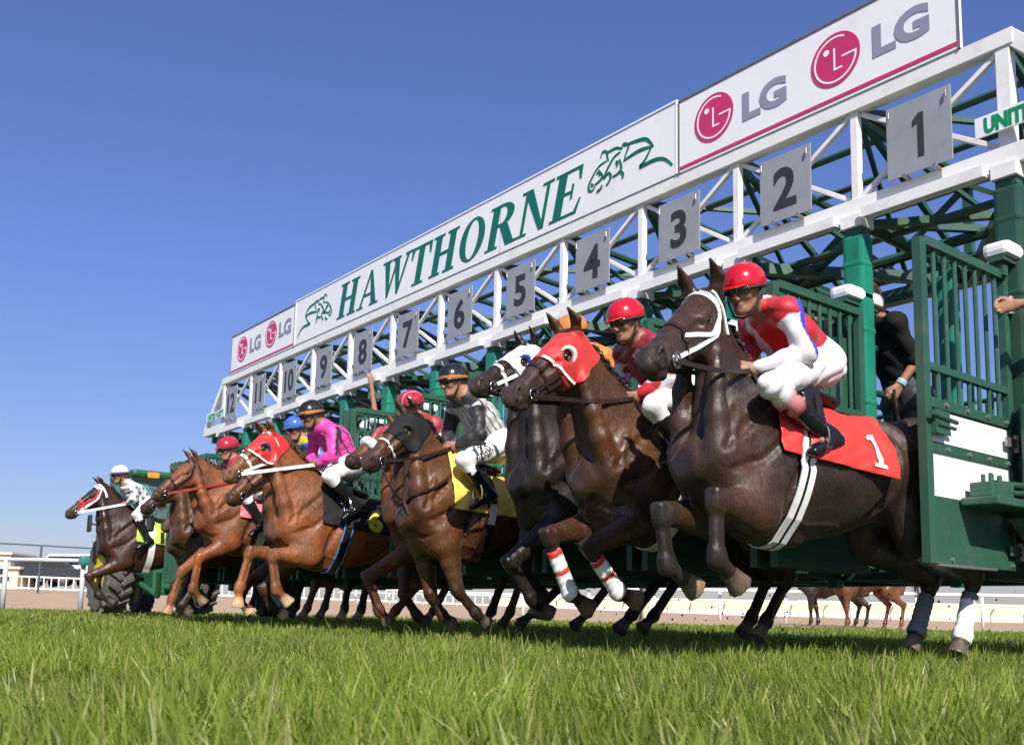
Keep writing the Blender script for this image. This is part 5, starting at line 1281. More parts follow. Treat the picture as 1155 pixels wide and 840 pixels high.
# ---- 1: red and white silks
H = HS['A']
def silk_a(V, C, p):
    t, l, f = torso_uv(V, p); an, af = near_arm(V, p, 'N', .074), near_arm(V, p, 'F', .074); tor = ~(an | af)
    C[tor] = (.46, .008, .018); C[tor & (t > .80)] = (.56, .55, .57); C[tor & (f > .03) & (np.abs(l + .085) < .055)] = (.60, .59, .61); C[tor & (np.linalg.norm(V - p.J['neck'] - unit(p.hc - p.J['neck'])*.06, axis=1) < .075)] = (.66, .65, .67)
    C[an] = (.60, .58, .60); C[af] = (.44, .008, .018)
    C = arm_stripe(V, C, p, 'N', np.array((-.50, .80, .25)), (.03, .05, .50), .76); return C
pA = jockey(H, 'jockey in red and white silks with a blue sleeve stripe on the nearest horse', dict(
    head=(839, 329, .06), neck=(864, 353, .04), chest=(886, 376, .04), pelvis=(920, 408, .03), shN=(887, 352, .20), shF=(848, 366, -.13), elN=(909, 398, .27), haN=(846, 418, .11), elF=(846, 394, -.17), haF=(838, 412, -.06),
    hipN=(925, 411, .12), hipF=(908, 414, -.10), knN=(869, 435, .29), knF=(846, 432, -.20), anN=(937, 494, .31), toeN=(905, 507, .33), anF=(905, 490, -.28), toeF=(880, 500, -.30)), 0.0, h=.0072, skin=(.30, .145, .08), fdir=(1.0, .20, -.22))
dress(pA, (.46, .008, .018), silkf=silk_a, helmet=(.50, .006, .014), garter=(.42, .03, .035), h=.0078, seed=.3)
bridle(H, M['white_strap'], M['leather'], w=.017, cheek_path=[(.06, -.005), (.10, .06), (.26, .15), (.50, .135), (.79, .098)])
br = MB()
for s in (1, -1): head_strap(H, br, [(.10, .02), (.16, .10), (.34, .13), (.58, .055)], s, .018, .006)
br.build('bridle', M['white_strap'], H.root)
reins(H, (pA.J['haN'], pA.J['haF']), M['leather'], .022, .05)
saddlecloth(H, .05, -.66, 1.66, (.62, .032, .022), '1', (.62, .57, .46), .30, -.53, 1.24, flare=.05, extra=.04)
saddle(H, [(pA.J['anN'] + np.array((.09, 0, -.03)), (1, 0, 0)), (pA.J['anF'] + np.array((.09, 0, -.03)), (1, 0, 0))])
girth(H, -.13, .1, None, x_low=-.11, stripes=[(.026, .036, M['white_strap']), (0, .016, M['saddle']), (-.026, .036, M['white_strap'])])
for key in ('NH', 'FH'): leg_wrap(H, key, .30, 1.35 if key == 'NH' else 1.2, [(.1, .34, (.12, .13, .15))] if key == 'NH' else [], base=(.74, .73, .71) if key == 'NH' else (.15, .17, .20), r=1.06)
# ---- 2: deep red silks, red and white sleeves
H = HS['B']
def silk_b(V, C, p):
    an, af = near_arm(V, p, 'N', .07), near_arm(V, p, 'F', .07); t, l, f = torso_uv(V, p); C[:] = (.26, .006, .020); C[np.linalg.norm(V - p.J['neck'] - unit(p.hc - p.J['neck'])*.06, axis=1) < .07] = (.68, .67, .68)
    C[an | af] = (.68, .66, .67); k = np.sin(V[:, 0]*38)*np.sin(V[:, 2]*42 + V[:, 0]*14) > .25; C[(an | af) & k] = (.46, .012, .022)
    for q in 'NF':
        wr = p.arm[q][4]; C[np.linalg.norm(V - wr, axis=1) < .075] = (.46, .012, .022)
    return C
pB = jockey(H, 'jockey in deep red silks and red helmet behind the red hooded horse', dict(
    head=(706, 364, .05), neck=(719, 386, .02), chest=(738, 412, .0), pelvis=(768, 440, .0), shN=(738, 390, .17), shF=(704, 398, -.15), elN=(752, 426, .24), haN=(716, 449, .10), elF=(700, 425, -.22), haF=(704, 446, -.08),
    hipN=(772, 438, .11), knN=(736, 458, .27), anN=(774, 508, .29), toeN=(754, 516, .30)), -1.0, h=.008, skin=(.30, .145, .08), fdir=(1.0, .0, -.22))
dress(pB, (.26, .006, .020), silkf=silk_b, helmet=(.50, .008, .018), h=.0085, seed=1.1)
hood(H, (.52, .022, .018), cup=(.70, .68, .62), trim=M['white_strap'], lim=.47)
bridle(H, M['leather'], M['leather'], brow=False); reins(H, (pB.J['haN'], pB.J['haF']), M['leather'], .024, .06)
saddlecloth(H, -.03, -.72, 1.66, (.30, .31, .32), '2', (.02, .02, .02), .25, -.58, 1.25); saddle(H, [(pB.J['anN'] + np.array((.09, 0, -.03)), 0), (pB.J['anF'] + np.array((.09, 0, -.03)), 0)])
girth(H, -.22, .09, M['white_strap'], x_low=-.16)
for key in ('NF', 'FF'): leg_wrap(H, key, .25, 1.12, [(.30, .05, (.55, .03, .025)), (.62, .04, (.55, .03, .025))], r=.98)
# ---- 3: orange silks
H = HS['C']
def silk_c(V, C, p):
    C[:] = (.72, .20, .022)
    for q in 'NF': C[np.linalg.norm(V - p.arm[q][4], axis=1) < .11] = (.02, .05, .30)
    return C
pC = jockey(H, 'jockey in orange silks and orange cap mostly hidden by the red hooded horse', dict(
    head=(645, 377, .05), neck=(664, 398, .02), chest=(680, 416, .0), pelvis=(706, 440, .0), shN=(680, 402, .17), shF=(648, 408, -.16), elN=(698, 428, .24), haN=(694, 440, .10), elF=(634, 430, -.26), haF=(630, 450, -.10)), -2.0, h=.009, fdir=(1, .05, -.2))
dress(pC, (.72, .20, .022), silkf=silk_c, helmet=(.66, .19, .03), h=.0095, seed=2.0, pants=WHITE)
hood(H, (.66, .67, .70), cup=(.02, .05, .35), trim=M['white_strap'], lim=.46, h=.009); bridle(H, M['white_strap'], M['white_strap'], brow=False, w=.024); reins(H, (pC.J['haN'], pC.J['haF']), M['leather'])
saddlecloth(H, -.03, -.72, 1.66, (.02, .06, .30), '3', WHITE, .25, -.58, 1.25); saddle(H, [(pC.J['anN'] + np.array((.09, 0, -.03)), 0), (pC.J['anF'] + np.array((.09, 0, -.03)), 0)]); girth(H, -.22, .09, M['white_strap'])
# ---- 4: black and white silks, initials on the breeches
H = HS['D']
def silk_d(V, C, p):
    an, af = near_arm(V, p, 'N', .078), near_arm(V, p, 'F', .078); t, l, f = torso_uv(V, p); C[:] = (.56, .55, .53)
    bl = (np.abs(np.mod(np.arctan2(l, f)*2.6 + .3, 1.0) - .5) > .40) | (t < .10) | (t > .93); C[bl] = (.018, .018, .02); C[an | af] = (.016, .016, .018); return C
pD = jockey(H, 'jockey in black and white striped silks and black cap on the horse with yellow cloth', dict(
    head=(511, 431, .03), neck=(520, 445, .02), chest=(540, 470, .0), pelvis=(562, 502, .0), shN=(538, 456, .16), shF=(512, 462, -.16), elN=(541, 490, .24), haN=(511, 504, .10), elF=(506, 488, -.22), haF=(500, 508, -.08),
    hipN=(566, 502, .11), hipF=(556, 504, -.10), knN=(523, 519, .27), knF=(514, 522, -.20), anN=(550, 556, .28), toeN=(536, 564, .30)), -3.0, h=.0088, skin=(.36, .175, .10), fdir=(1.0, -.02, -.12))
def band_helmet(top, band):
    def f(V, p):
        u = (V - p.hc) @ p.hu; C = np.tile(np.array(top), (len(V), 1)); C[(u < .040) & (u > .0)] = band; return C
    return f
_, lowD = dress(pD, (.56, .55, .53), silkf=silk_d, helmet=(.014, .013, .014), helmet_f=band_helmet((.014, .013, .014), (.50, .19, .04)), h=.009, seed=3.0)
hp, kn = pD.J['hipN'], pD.J['knN']; tx = unit(hp - kn); ty = unit(np.array((0, 0, 1.)) - tx*tx[2]); lt, _w = serif_text('J.Z.S.', .070, 1.0, .0, .05); bm_ = pD.lower_field; ini = MB()
tx_img = tx
for V2, Fc, k in lt:
    pts = [kn + (hp - kn)*.16 + tx_img*(a - 0.0) + ty*(b + .002) for a, b in V2]; q_ = onto(bm_, [x + pD.lat*.25 for x in pts], [x - pD.lat*.05 for x in pts], .019); q2 = q_ + pD.lat*.008
    n_ = len(q_); ini.add(np.concatenate([q2, q_]), [tuple(f) for f in Fc] + [(f[i], f[(i + 1) % len(f)], f[(i + 1) % len(f)] + n_, f[i] + n_) for f in Fc for i in range(len(f))])
ini.build('lettering', M['black_paint'], lowD)
hood(H, (.016, .016, .017), cup=(.02, .018, .018), lim=.46, h=.0085); bridle(H, M['leather'], M['white_strap'], brow=True, w=.014); reins(H, (pD.J['haN'], pD.J['haF']), M['leather'], .022, .05)
yk = MB(); c0 = H.K(.84, .13, .03); yk.tube(list(bez(c0, (c0 + H.T(.50, .05, -.30))/2 + np.array((.0, .06, -.16)), H.T(.46, .07, -.40), 12)) + [H.T(.43, .10, -.50)], .007, 6); yk.build('martingale', M['leather'], H.root)
yk = MB(); pts = []
for a in np.linspace(-2.0, 2.0, 24): pts.append((a, 0))
st_ = [H.T(.40 - .28*abs(a)/2, .6*math.sin(a), -.48 + .30*abs(a)/2 - .0*math.cos(a)) for a, _ in pts]
yk2 = onto(H.B, [H.T(.30 + .5*math.cos(a), .6*math.sin(a), -.46 + .12*abs(a)) for a, _ in pts], [H.T(.16, 0, -.40 + .10*abs(a)) for a, _ in pts], .008); yk.tube(list(yk2), .011, 6); yk.build('breast_collar', M['leather'], H.root)
saddlecloth(H, .10, -.70, 1.72, (.78, .54, .09), '4', (.02, .02, .02), .25, -.60, 1.25, extra=.04); saddle(H, [(pD.J['anN'] + np.array((.09, 0, -.03)), 0), (pD.J['anF'] + np.array((.09, 0, -.03)), 0)]); girth(H, -.26, .085, M['leather'], x_low=-.22); girth(H, -.26, .06, M['white_strap'], x_low=-.24, off=.026, a0=1.45, a1=2.0)
# ---- 5: maroon silks
H = HS['E']
def silk_e(V, C, p):
    C[:] = (.30, .022, .035)
    for q in 'NF':
        sh, el = p.arm[q][0], p.arm[q][1]; t = ((V - sh) @ (el - sh))/((el - sh) @ (el - sh)); C[near_arm(V, p, q) & (np.abs(np.mod(t*2.4, 1) - .5) < .2) & (t > .3)] = (.62, .58, .58) if q == 'N' else (.42, .10, .13)
    return C
pE = jockey(H, 'jockey in maroon silks and streaked maroon helmet behind the black hooded horse', dict(
    head=(463, 459, .02), neck=(470, 474, .0), chest=(480, 488, .0), pelvis=(500, 512, .0), shN=(489, 478, .18), shF=(452, 482, -.20), elN=(498, 502, .24), haN=(478, 520, .10), elF=(430, 488, -.34), haF=(418, 504, -.16)), -4.0, h=.0095, fdir=(1, .1, -.2))
def streaks(V, p):
    l = (V - p.hc) @ p.hl; f = (V - p.hc) @ p.fd; C = np.tile(np.array((.36, .022, .035)), (len(V), 1)); C[np.abs(np.sin(l*55 + f*12)) < .16] = (.6, .5, .5); return C
dress(pE, (.30, .022, .035), silkf=silk_e, helmet=(.36, .022, .035), helmet_f=streaks, h=.0095, seed=4.2)
bridle(H, M['leather'], M['leather'], brow=False); shadow_roll(H, M['white_strap'], .56); reins(H, (pE.J['haN'], pE.J['haF']), M['leather'])
saddlecloth(H, -.03, -.72, 1.62, (.02, .16, .06), '5', WHITE, .25, -.58, 1.25); saddle(H, [(pE.J['anN'] + np.array((.09, 0, -.03)), 0), (pE.J['anF'] + np.array((.09, 0, -.03)), 0)]); girth(H, -.22, .085, M['leather'])
# ---- 6: hot pink silks with black stripes
H = HS['F']
def silk_f(V, C, p):
    C[:] = (.72, .045, .33); t, l, f = torso_uv(V, p); an = near_arm(V, p, 'N', .08); af = near_arm(V, p, 'F', .08)
    C[~(an | af) & (t > .12) & (t < .8) & (np.abs(np.mod(np.arctan2(l, f)*2.1 + .2, 1) - .5) < .12)] = (.02, .015, .02)
    C = arm_stripe(V, C, p, 'N', np.array((-.3, .8, .3)), (.02, .015, .02), .93); C = arm_stripe(V, C, p, 'F', np.array((-.3, -.8, .3)), (.02, .015, .02), .93); return C
pF = jockey(H, 'jockey in hot pink silks with black stripes on the chestnut in the red hood', dict(
    head=(351, 469, .02), neck=(360, 480, .0), chest=(378, 496, .0), pelvis=(393, 524, .0), shN=(376, 487, .16), shF=(356, 492, -.16), elN=(375, 514, .23), haN=(356, 524, .09), elF=(352, 512, -.22), haF=(350, 526, -.06),
    hipN=(395, 526, .11), knN=(371, 536, .26), anN=(402, 570, .28), toeN=(388, 579, .30)), -5.0, h=.0095, skin=(.24, .12, .07), fdir=(1.0, .0, -.22))
dress(pF, (.72, .045, .33), silkf=silk_f, helmet=(.014, .012, .013), helmet_f=band_helmet((.016, .013, .014), (.50, .22, .05)), h=.0095, seed=5.0)
hood(H, (.52, .020, .018), cup=(.03, .03, .12), trim=M['white_strap'], lim=.47, h=.009, cup_col=(.03, .03, .14)); bridle(H, M['white_strap'], M['white_strap'], brow=False, w=.024, cheek_path=[(.03, .0), (.06, .06), (.10, .15), (.30, .21), (.55, .15), (.79, .098)]); reins(H, (pF.J['haN'], pF.J['haF']), M['white_strap'], .030, .0, False)
saddlecloth(H, .06, -.80, 1.66, (.018, .017, .018), '6', (.74, .56, .05), .29, -.46, 1.28, extra=.04); saddle(H, [(pF.J['anN'] + np.array((.09, 0, -.03)), 0), (pF.J['anF'] + np.array((.09, 0, -.03)), 0)])
girth(H, -.22, .1, None, x_low=-.18, stripes=[(.040, .010, mat_col((.10, .25, .60), .4)), (0, .066, M['saddle']), (-.040, .010, mat_col((.10, .25, .60), .4))])
# ---- 7 to 12
H = HS['G']
def silk_g(V, C, p):
    C[:] = (.03, .14, .42); C[np.sin(V[:, 0]*31 + 1)*np.sin(V[:, 2]*29) > .1] = (.60, .44, .03); return C
pG = jockey(H, 'jockey in blue and yellow silks and plain blue helmet beside the pink jockey', dict(head=(334, 484, .02), neck=(341, 497, .0), chest=(350, 508, .0), pelvis=(368, 526, .0), shN=(350, 500, .16), shF=(332, 505, -.16)), -6.0, h=.011, fdir=(1, .15, -.18))
dress(pG, (.03, .14, .42), silkf=silk_g, helmet=(.05, .14, .46), h=.011, seed=6.0)
bridle(H, M['leather']); reins(H, (pG.J['haN'], pG.J['haF']), M['leather']); saddlecloth(H, -.03, -.72, 1.62, (.65, .20, .02), '7', (.02, .02, .02), .25, -.58, 1.25); saddle(H); girth(H, -.22, .085, M['white_strap'])
H = HS['H']
pH = jockey(H, 'jockey in red and white silks with a dull red cap over the pink saddlecloth', dict(head=(257, 507, .02), neck=(263, 520, .0), chest=(271, 533, .0), pelvis=(286, 552, .0), shN=(271, 525, .16), shF=(256, 528, -.16), elN=(276, 541, .22), haN=(267, 543, .09), elF=(262, 541, -.2), haF=(260, 544, -.05), hipN=(287, 553, .11), knN=(276, 560, .25), anN=(296, 590, .28), toeN=(286, 597, .30)), -7.0, h=.011, fdir=(1, .1, -.15))
dress(pH, (.40, .02, .03), sleeve=(.30, .02, .03), helmet=(.40, .020, .030), h=.011, seed=7.0)
bridle(H, M['leather']); reins(H, (pH.J['haN'], pH.J['haF']), mat_col((.30, .03, .02), .5), .026, .0, False); saddlecloth(H, .06, -.72, 1.72, (.66, .15, .19), '8', (.02, .02, .02), .25, -.62, 1.25); saddle(H); girth(H, -.22, .085, M['white_strap'])
H = HS['I']
pI = jockey(H, 'jockey in turquoise silks hidden behind the bright chestnut', dict(head=(222, 541, 0), neck=(228, 550, 0), chest=(240, 560, 0), pelvis=(258, 574, 0), shN=(240, 556, .16), shF=(228, 558, -.16)), -8.0, h=.014)
dress(pI, (.02, .30, .32), helmet=(.02, .24, .26), h=.014, seed=8.0)
bridle(H, M['leather']); saddlecloth(H, -.03, -.72, 1.62, (.02, .32, .33), '9', (.02, .02, .02), .25, -.58, 1.25)
H = HS['J']
pJ = jockey(H, 'jockey in purple and white silks between two dark horses', dict(head=(226, 556, 0), neck=(232, 564, 0), chest=(243, 572, 0), pelvis=(258, 584, 0), shN=(243, 568, .16), shF=(232, 570, -.16), haN=(206, 578, .1), haF=(204, 580, -.1), elN=(222, 580, .2), elF=(220, 582, -.2)), -9.0, h=.014)
dress(pJ, (.16, .04, .26), sleeve=(.6, .6, .62), helmet=(.16, .04, .26), h=.014, seed=9.0)
bridle(H, M['white_strap'], M['white_strap'], w=.03); reins(H, (pJ.J['haN'], pJ.J['haF']), M['white_strap'], .03, .03, False); saddlecloth(H, -.03, -.72, 1.62, (.15, .04, .24), '10', WHITE, .25, -.58, 1.25)
H = HS['K']
def silk_k(V, C, p):
    t, l, f = torso_uv(V, p); C[:] = (.70, .70, .71); C[(np.sin(V[:, 0]*52)*np.sin(V[:, 2]*47 + 1) > .35) & (t > .1) & (t < .75) & (np.abs(l) > .08)] = (.10, .14, .13); return C
pK = jockey(H, 'jockey in white silks and white helmet on the farthest horse with the lime cloth', dict(
    head=(135, 536, .02), neck=(142, 547, .0), chest=(153, 556, .0), pelvis=(165, 572, .0), shN=(152, 550, .15), shF=(141, 551, -.15), elN=(151, 563, .22), haN=(143, 568, .08), hipN=(166, 573, .10), knN=(154, 580, .25), anN=(167, 609, .28), toeN=(159, 613, .30)), -11.0, h=.011, fdir=(1, .0, -.12))
dress(pK, (.70, .70, .71), silkf=silk_k, helmet=(.70, .70, .71), helmet_f=band_helmet((.70, .70, .71), (.14, .06, .22)), h=.011, seed=11.0)
bridle(H, M['white_strap'], mat_col((.50, .03, .03), .5), w=.034); br = MB()
for s in (1, -1): head_strap(H, br, [(.12, .05), (.34, .10), (.52, .07), (.66, .06), (.80, .09)], s, .030, .008)
br.build('bridle', mat_col((.50, .03, .03), .5), H.root)
reins(H, (pK.J['haN'], pK.J['haF']), M['white_strap'], .034, .0, False); saddlecloth(H, .0, -.80, 1.62, (.40, .62, .05), '12', (.02, .02, .02), .27, -.42, 1.24, extra=.03); saddle(H); girth(H, -.20, .085, M['white_strap'], x_low=-.24)
# ================================================================= gate crew, outriders and the far side of the track
def standing(name, label, foot, yaw, hN=None, hF=None, h=.011, scale=1.0, bend=0.0, **kw):
    """upright person facing yaw, feet at foot"""
    R = rot(yaw); f, l, u = R[:, 0], R[:, 1], R[:, 2]; P = lambda x, y, z: np.array(foot) + (f*x + l*y + u*z)*scale
    J = dict(pelvis=P(0, 0, .93), chest=P(.02 + bend*.5, 0, 1.22), neck=P(.03 + bend, 0, 1.46 - bend*.2), head=P(.07 + bend*1.2, 0, 1.64 - bend*.3), fdir=f + np.array((0, 0, -.1 - bend)))
    for q, s in (('N', 1), ('F', -1)):
        J['sh' + q] = P(.02 + bend, .19*s, 1.40 - bend*.2); J['el' + q] = P(.0 + bend, .25*s, 1.12); J['ha' + q] = P(.12 + bend, .22*s, .92)
        J['hip' + q] = P(0, .10*s, .90); J['kn' + q] = P(.03, .11*s, .50); J['an' + q] = P(-.02, .11*s, .10); J['toe' + q] = P(.12, .13*s, .04)
    for q, hnd in (('N', hN), ('F', hF)):
        if q == 'N' and 'elN' in kw: J['haN'] = np.array(hnd, float); J['elN'] = np.array(kw.pop('elN'), float); continue
        if hnd is not None:
            J['ha' + q] = np.array(hnd, float); s = J['sh' + q]; d = J['ha' + q] - s; L = np.linalg.norm(d); off = math.sqrt(max(.29**2 - (L/2)**2, .0004))
            J['el' + q] = s + d/2 + unit(np.cross(d, l*(1 if q == 'N' else -1)))*(-off*.3) + np.array((0, 0, -off*.8))
    p = build_person('person', label, 'person', J, kw.pop('skin', (.34, .165, .095)), h); return p
# man in black on the ledge between stalls 1 and 2
ha = on_x(1011, 440, -.25)
man = standing('person', 'gate crew man in a black shirt leaning over behind the nearest horse', (-.46, -.43, .80), -.5, hN=ha, hF=on_x(908, 356, -.62), h=.009, bend=.16, skin=(.32, .15, .085), elN=on_x(1033, 408, -.34))
dress(man, (.016, .015, .015), pants=(.02, .022, .028), helmet=None, goggles=False, long_pants=True, jersey=False, sleeve_len=.5, h=.010, chin=False)
wb_ = MB(); sh, el, hn, fa, wr, pn, dn = man.arm['N']; wb_.tube([wr - fa*.035, wr - fa*.015], .034, 12); wb_.tube([wr - fa*.012, wr - fa*.002], .0345, 12); wb_.build('wristband', mat_col((.35, .5, .6), .4), man.root)
ld = MB(); ld.tube([hn + np.array((.03, 0, -.02)), hn + np.array((.02, .02, -.20)), hn + np.array((-.04, .03, -.42)), hn + np.array((-.10, .0, -.55))], .012, 6); ld.tube([hn + np.array((.03, 0, 0)), hn + np.array((-.10, -.02, -.20)), hn + np.array((-.16, -.02, -.5))], .010, 6)
tag(ld.build('lead_strap', M['leather']), 'brown leather lead strap hanging from the black shirted man', 'strap')
# crew member at the right edge of the picture holding the gate
hp_ = on_x(1139, 345, .30)
man2 = standing('person', 'gate crew member at the right edge gripping the gate bars', (.22, hp_[1] + .66, .62), -1.5, hF=hp_, h=.010, skin=(.36, .18, .105))
dress(man2, (.30, .10, .10), pants=(.05, .06, .10), helmet=(.10, .10, .11), goggles=False, long_pants=True, jersey=False, sleeve_len=.5, h=.011)
# crew member with a raised arm further along
hr = on_x(418, 428, .16)
man3 = standing('person', 'gate crew member with one bare arm raised beside stall seven', (-.02, hr[1] - .20, .62), .1, hN=hr, h=.011, skin=(.36, .175, .10))
man3.J
dress(man3, (.03, .10, .07), pants=(.05, .06, .09), helmet=(.70, .70, .70), goggles=False, long_pants=True, jersey=False, sleeve_len=.5, h=.012)
# person in cream trousers beyond the gate
q = on_depth(726, 700, 17.0)
man4 = standing('person', 'person in cream trousers standing beyond the gate', (q[0], q[1], 0), math.radians(150), h=.014)
dress(man4, (.10, .16, .34), pants=(.58, .50, .38), helmet=(.6, .6, .6), goggles=False, long_pants=True, jersey=False, h=.014, boots=(.25, .18, .12))
# ---- outriders' horses standing in the distance
YL = math.atan2(-R2[1], -R2[0])
def standing_horse(label, px, Z, yaw, S, rider=None, **kw):
    legs = dict(NF=dict(y=.14, j=(.12, -1.11), f=(.12, -1.42), t=(.18, -1.55)), FF=dict(y=-.13, j=(.0, -1.11), f=(-.04, -1.42), t=(.02, -1.55)),
                NH=dict(y=.14, j=(-1.22, -1.03), f=(-1.16, -1.42), t=(-1.10, -1.55)), FH=dict(y=-.13, j=(-1.02, -1.03), f=(-.92, -1.42), t=(-.86, -1.55)))
    for d in legs.values():
        for k_ in 'jft': d[k_] = (d[k_][0]*S, (d[k_][1] + 1.60)*S)
        d['t'] = (d['t'][0], .01)
    Hh = build_horse('horse', label, 0.0, (0, 1.57*S), (.62*S, 1.98*S), (1.12*S, 1.66*S), legs, S=S, pitch=0, push=False, h=.018, **kw)
    Hh.root['group'] = 'saddle horses waiting beyond the gate'
    saddlecloth(Hh, -.10, -.66, 1.1, (.10, .08, .06)); saddle(Hh, m=M['leather']); girth(Hh, -.20, .08, M['leather']); bridle(Hh, M['leather'])
    q = on_depth(px, 700, Z); Hh.root.location = (q[0], q[1], -.06); Hh.root.rotation_euler = (0, 0, yaw); return Hh
standing_horse('bright chestnut saddle horse standing in profile beyond the gate', 972, 21.5, YL + .15, 1.0, coat=(.105, .042, .018), points=(.085, .036, .016), muzzle=(.12, .06, .03), mane=(.20, .09, .04))
standing_horse('dark brown saddle horse standing behind the bright chestnut one', 935, 24, YL - .35, 1.0, coat=(.03, .018, .012), points=(.012, .010, .009))
# ---- rails
def rail_run(label, pts, z, r, posts, m, goose=0.0, pr=.045, group=None):
    root = empty('rail', (pts[0][0], pts[0][1], 0)); tag(root, label, 'rail', group)
    t = MB(); t.tube([np.array((p[0], p[1], z)) for p in pts], r, 12); t.build('top_rail', m or M['white_paint'], root, True)
    for (x, y) in posts:
        q = MB(); d = np.array((-F2[0], -F2[1]))*goose
        if goose: q.tube([(x - d[0], y - d[1], -.05), (x - d[0], y - d[1], z*.55), (x - d[0]*.6, y - d[1]*.6, z*.72), (x, y, z*.86), (x, y, z)], pr, 8)
        else: q.tube([(x, y, -.05), (x, y, z)], pr, 8)
        q.build('post', m or M['white_paint'], root, True)
    return root
a, b = on_depth(-190, 640, 22.3), on_depth(97, 640, 21.8)
pl_ = [a + (b - a)*t for t in np.linspace(0, 1, 6)]
rr_ = rail_run('white tubular running rail ending in a green capped post at far left', pl_, 1.13, .047, [(a + (b - a)*t)[:2] for t in (.15, .42, .69)] + [on_depth(94, 640, 21.8)[:2]], mat('grey_rail', (.50, .51, .53), .45, var=.08, grime=(.35, .33, .30)), pr=.055)
c = MB(); e = on_depth(97, 640, 21.8); c.rbox((e[0], e[1], 1.13), (.30, .30, .22), .06); c.build('rail_end_cap', mat_col((.02, .20, .16), .4), rr_)
far = [on_depth(u, 690, Z) for u, Z in ((560, 29), (800, 28), (1000, 27.5), (1200, 27), (1500, 26))]
pp = []
for u in range(590, 1500, 74): pp.append(on_depth(u, 690, np.interp(u, [560, 1500], [29, 26]))[:2])
rail_run('white running rail crossing behind the gate on the right', far, .92, .05, pp, None, goose=.0, pr=.045)
far = [on_depth(u, 690, Z) for u, Z in ((380, 41), (800, 40), (1200, 39), (1600, 38))]
pp = [on_depth(u, 690, 40)[:2] for u in range(400, 1600, 38)]
rail_run('second lower white rail further across the dirt track', far, .80, .04, pp, None, goose=.35, pr=.04)
# low white picket fence on the crest of the bank
fr_ = empty('picket_fence', tuple(on_depth(30, 660, 46)[:2]) + (0,)); tag(fr_, 'low white barred fence on the crest of the dirt bank', 'fence')
def crest(u, Z=46): 
    q = on_depth(u, 660, Z); a_ = (u - 577)/1100*Z; return np.array((q[0], q[1], np.interp(a_, [-60*1.9, -24*1.9, -12*1.9, 0, 8*2, 120], [1.3, 1.15, .72, .38, .10, .0]) - .02))
f_ = MB()
us = list(np.arange(-60, 700, 8.4))
for z in (.06, .60): f_.tube([crest(u) + np.array((0, 0, z)) for u in us[::4]], .045, 6)
f_.build('rail', M['white_paint'], fr_)
f_ = MB()
for u in us: f_.tube([crest(u), crest(u) + np.array((0, 0, .62))], .03, 6)
tag(f_.build('picket', M['white_paint'], fr_), kind='stuff')
# wire fence line above it
wf = empty('wire_fence', tuple(on_depth(47, 640, 40)[:2]) + (0,)); tag(wf, 'thin dark wire fence line on tall posts at far left', 'fence')
w_ = MB(); w_.tube([on_depth(-60, 610, 40), on_depth(20, 613.5, 40), on_depth(100, 618, 40), on_depth(190, 624, 40)], .035, 6); w_.build('wire', mat_col((.05, .09, .12), .5), wf)
for u in (-40, 47, 134):
    w_ = MB(); t = on_depth(u, 615 + (u - 47)*.055, 40); w_.tube([(t[0], t[1], .2), t], .045, 6); w_.build('post', mat_col((.05, .09, .12), .5), wf)
# ---- cream buildings
def hut(label, u, Z, w, d, h, z0=.8, col=(.62, .54, .36)):
    q = on_depth(u, 650, Z); ro = empty('hut', (q[0], q[1], z0), YAW - math.pi/2); tag(ro, label, 'building')
    X, Y = np.array((R2[0], R2[1], 0)), np.array((F2[0], F2[1], 0)); Rm_ = np.stack([X, Y, GZ], 1); c = np.array((q[0], q[1], z0))
    b = MB(); b.box(c + GZ*h/2, (w, d, h), Rm_); b.build('wall', mat_col(col, .7), ro)
    r = MB(); r.box(c + GZ*(h + .06), (w + .3, d + .3, .12), Rm_); r.build('roof', mat_col((.70, .66, .52), .6), ro)
    for k in (-.25, .25):
        f = MB(); f.box(c + X*w*k - Y*(d/2 + .02) + GZ*h*.55, (w*.22, .06, h*.3), Rm_); fo = f.build('window', M['white_paint'], ro); g = MB(); g.box(c + X*w*k - Y*(d/2 + .055) + GZ*h*.55, (w*.19, .02, h*.25), Rm_); g.build('pane', M['goggle'], fo)
hut('cream flat roofed hut at the far left edge behind the rail', 0, 58, 2.6, 3, 2.0)
hut('wider cream block under the hut at the far left edge', 6, 52, 2.6, 2.5, 1.05, .75)
wl = empty('boundary_wall', tuple(on_depth(900, 690, 62)[:2]) + (0,)); tag(wl, 'long low cream wall across the far side of the dirt track', 'wall')
pts = [on_depth(u, 690, Z) for u, Z in ((560, 66), (900, 62), (1400, 58), (1900, 56))]
b = MB()
for i in range(3): b.bar(pts[i]*np.array((1, 1, 0)) + GZ*.62, pts[i + 1]*np.array((1, 1, 0)) + GZ*.50, .25, 1.2)
b.build('wall_panel', mat_col((.66, .58, .40), .8), wl)
b = MB()
for i in range(3): b.bar(pts[i]*np.array((1, 1, 0)) + GZ*1.14, pts[i + 1]*np.array((1, 1, 0)) + GZ*1.14, .35, .09)
b.build('coping', M['white_paint'], wl)
st_ = MB()
for i in range(3): st_.bar(pts[i]*np.array((1, 1, 0)) + GZ*.30 - np.array((*F2, 0))*.14, pts[i + 1]*np.array((1, 1, 0)) + GZ*.30 - np.array((*F2, 0))*.14, .02, .22)
st_.build('sign_board', M['white_paint'], wl)
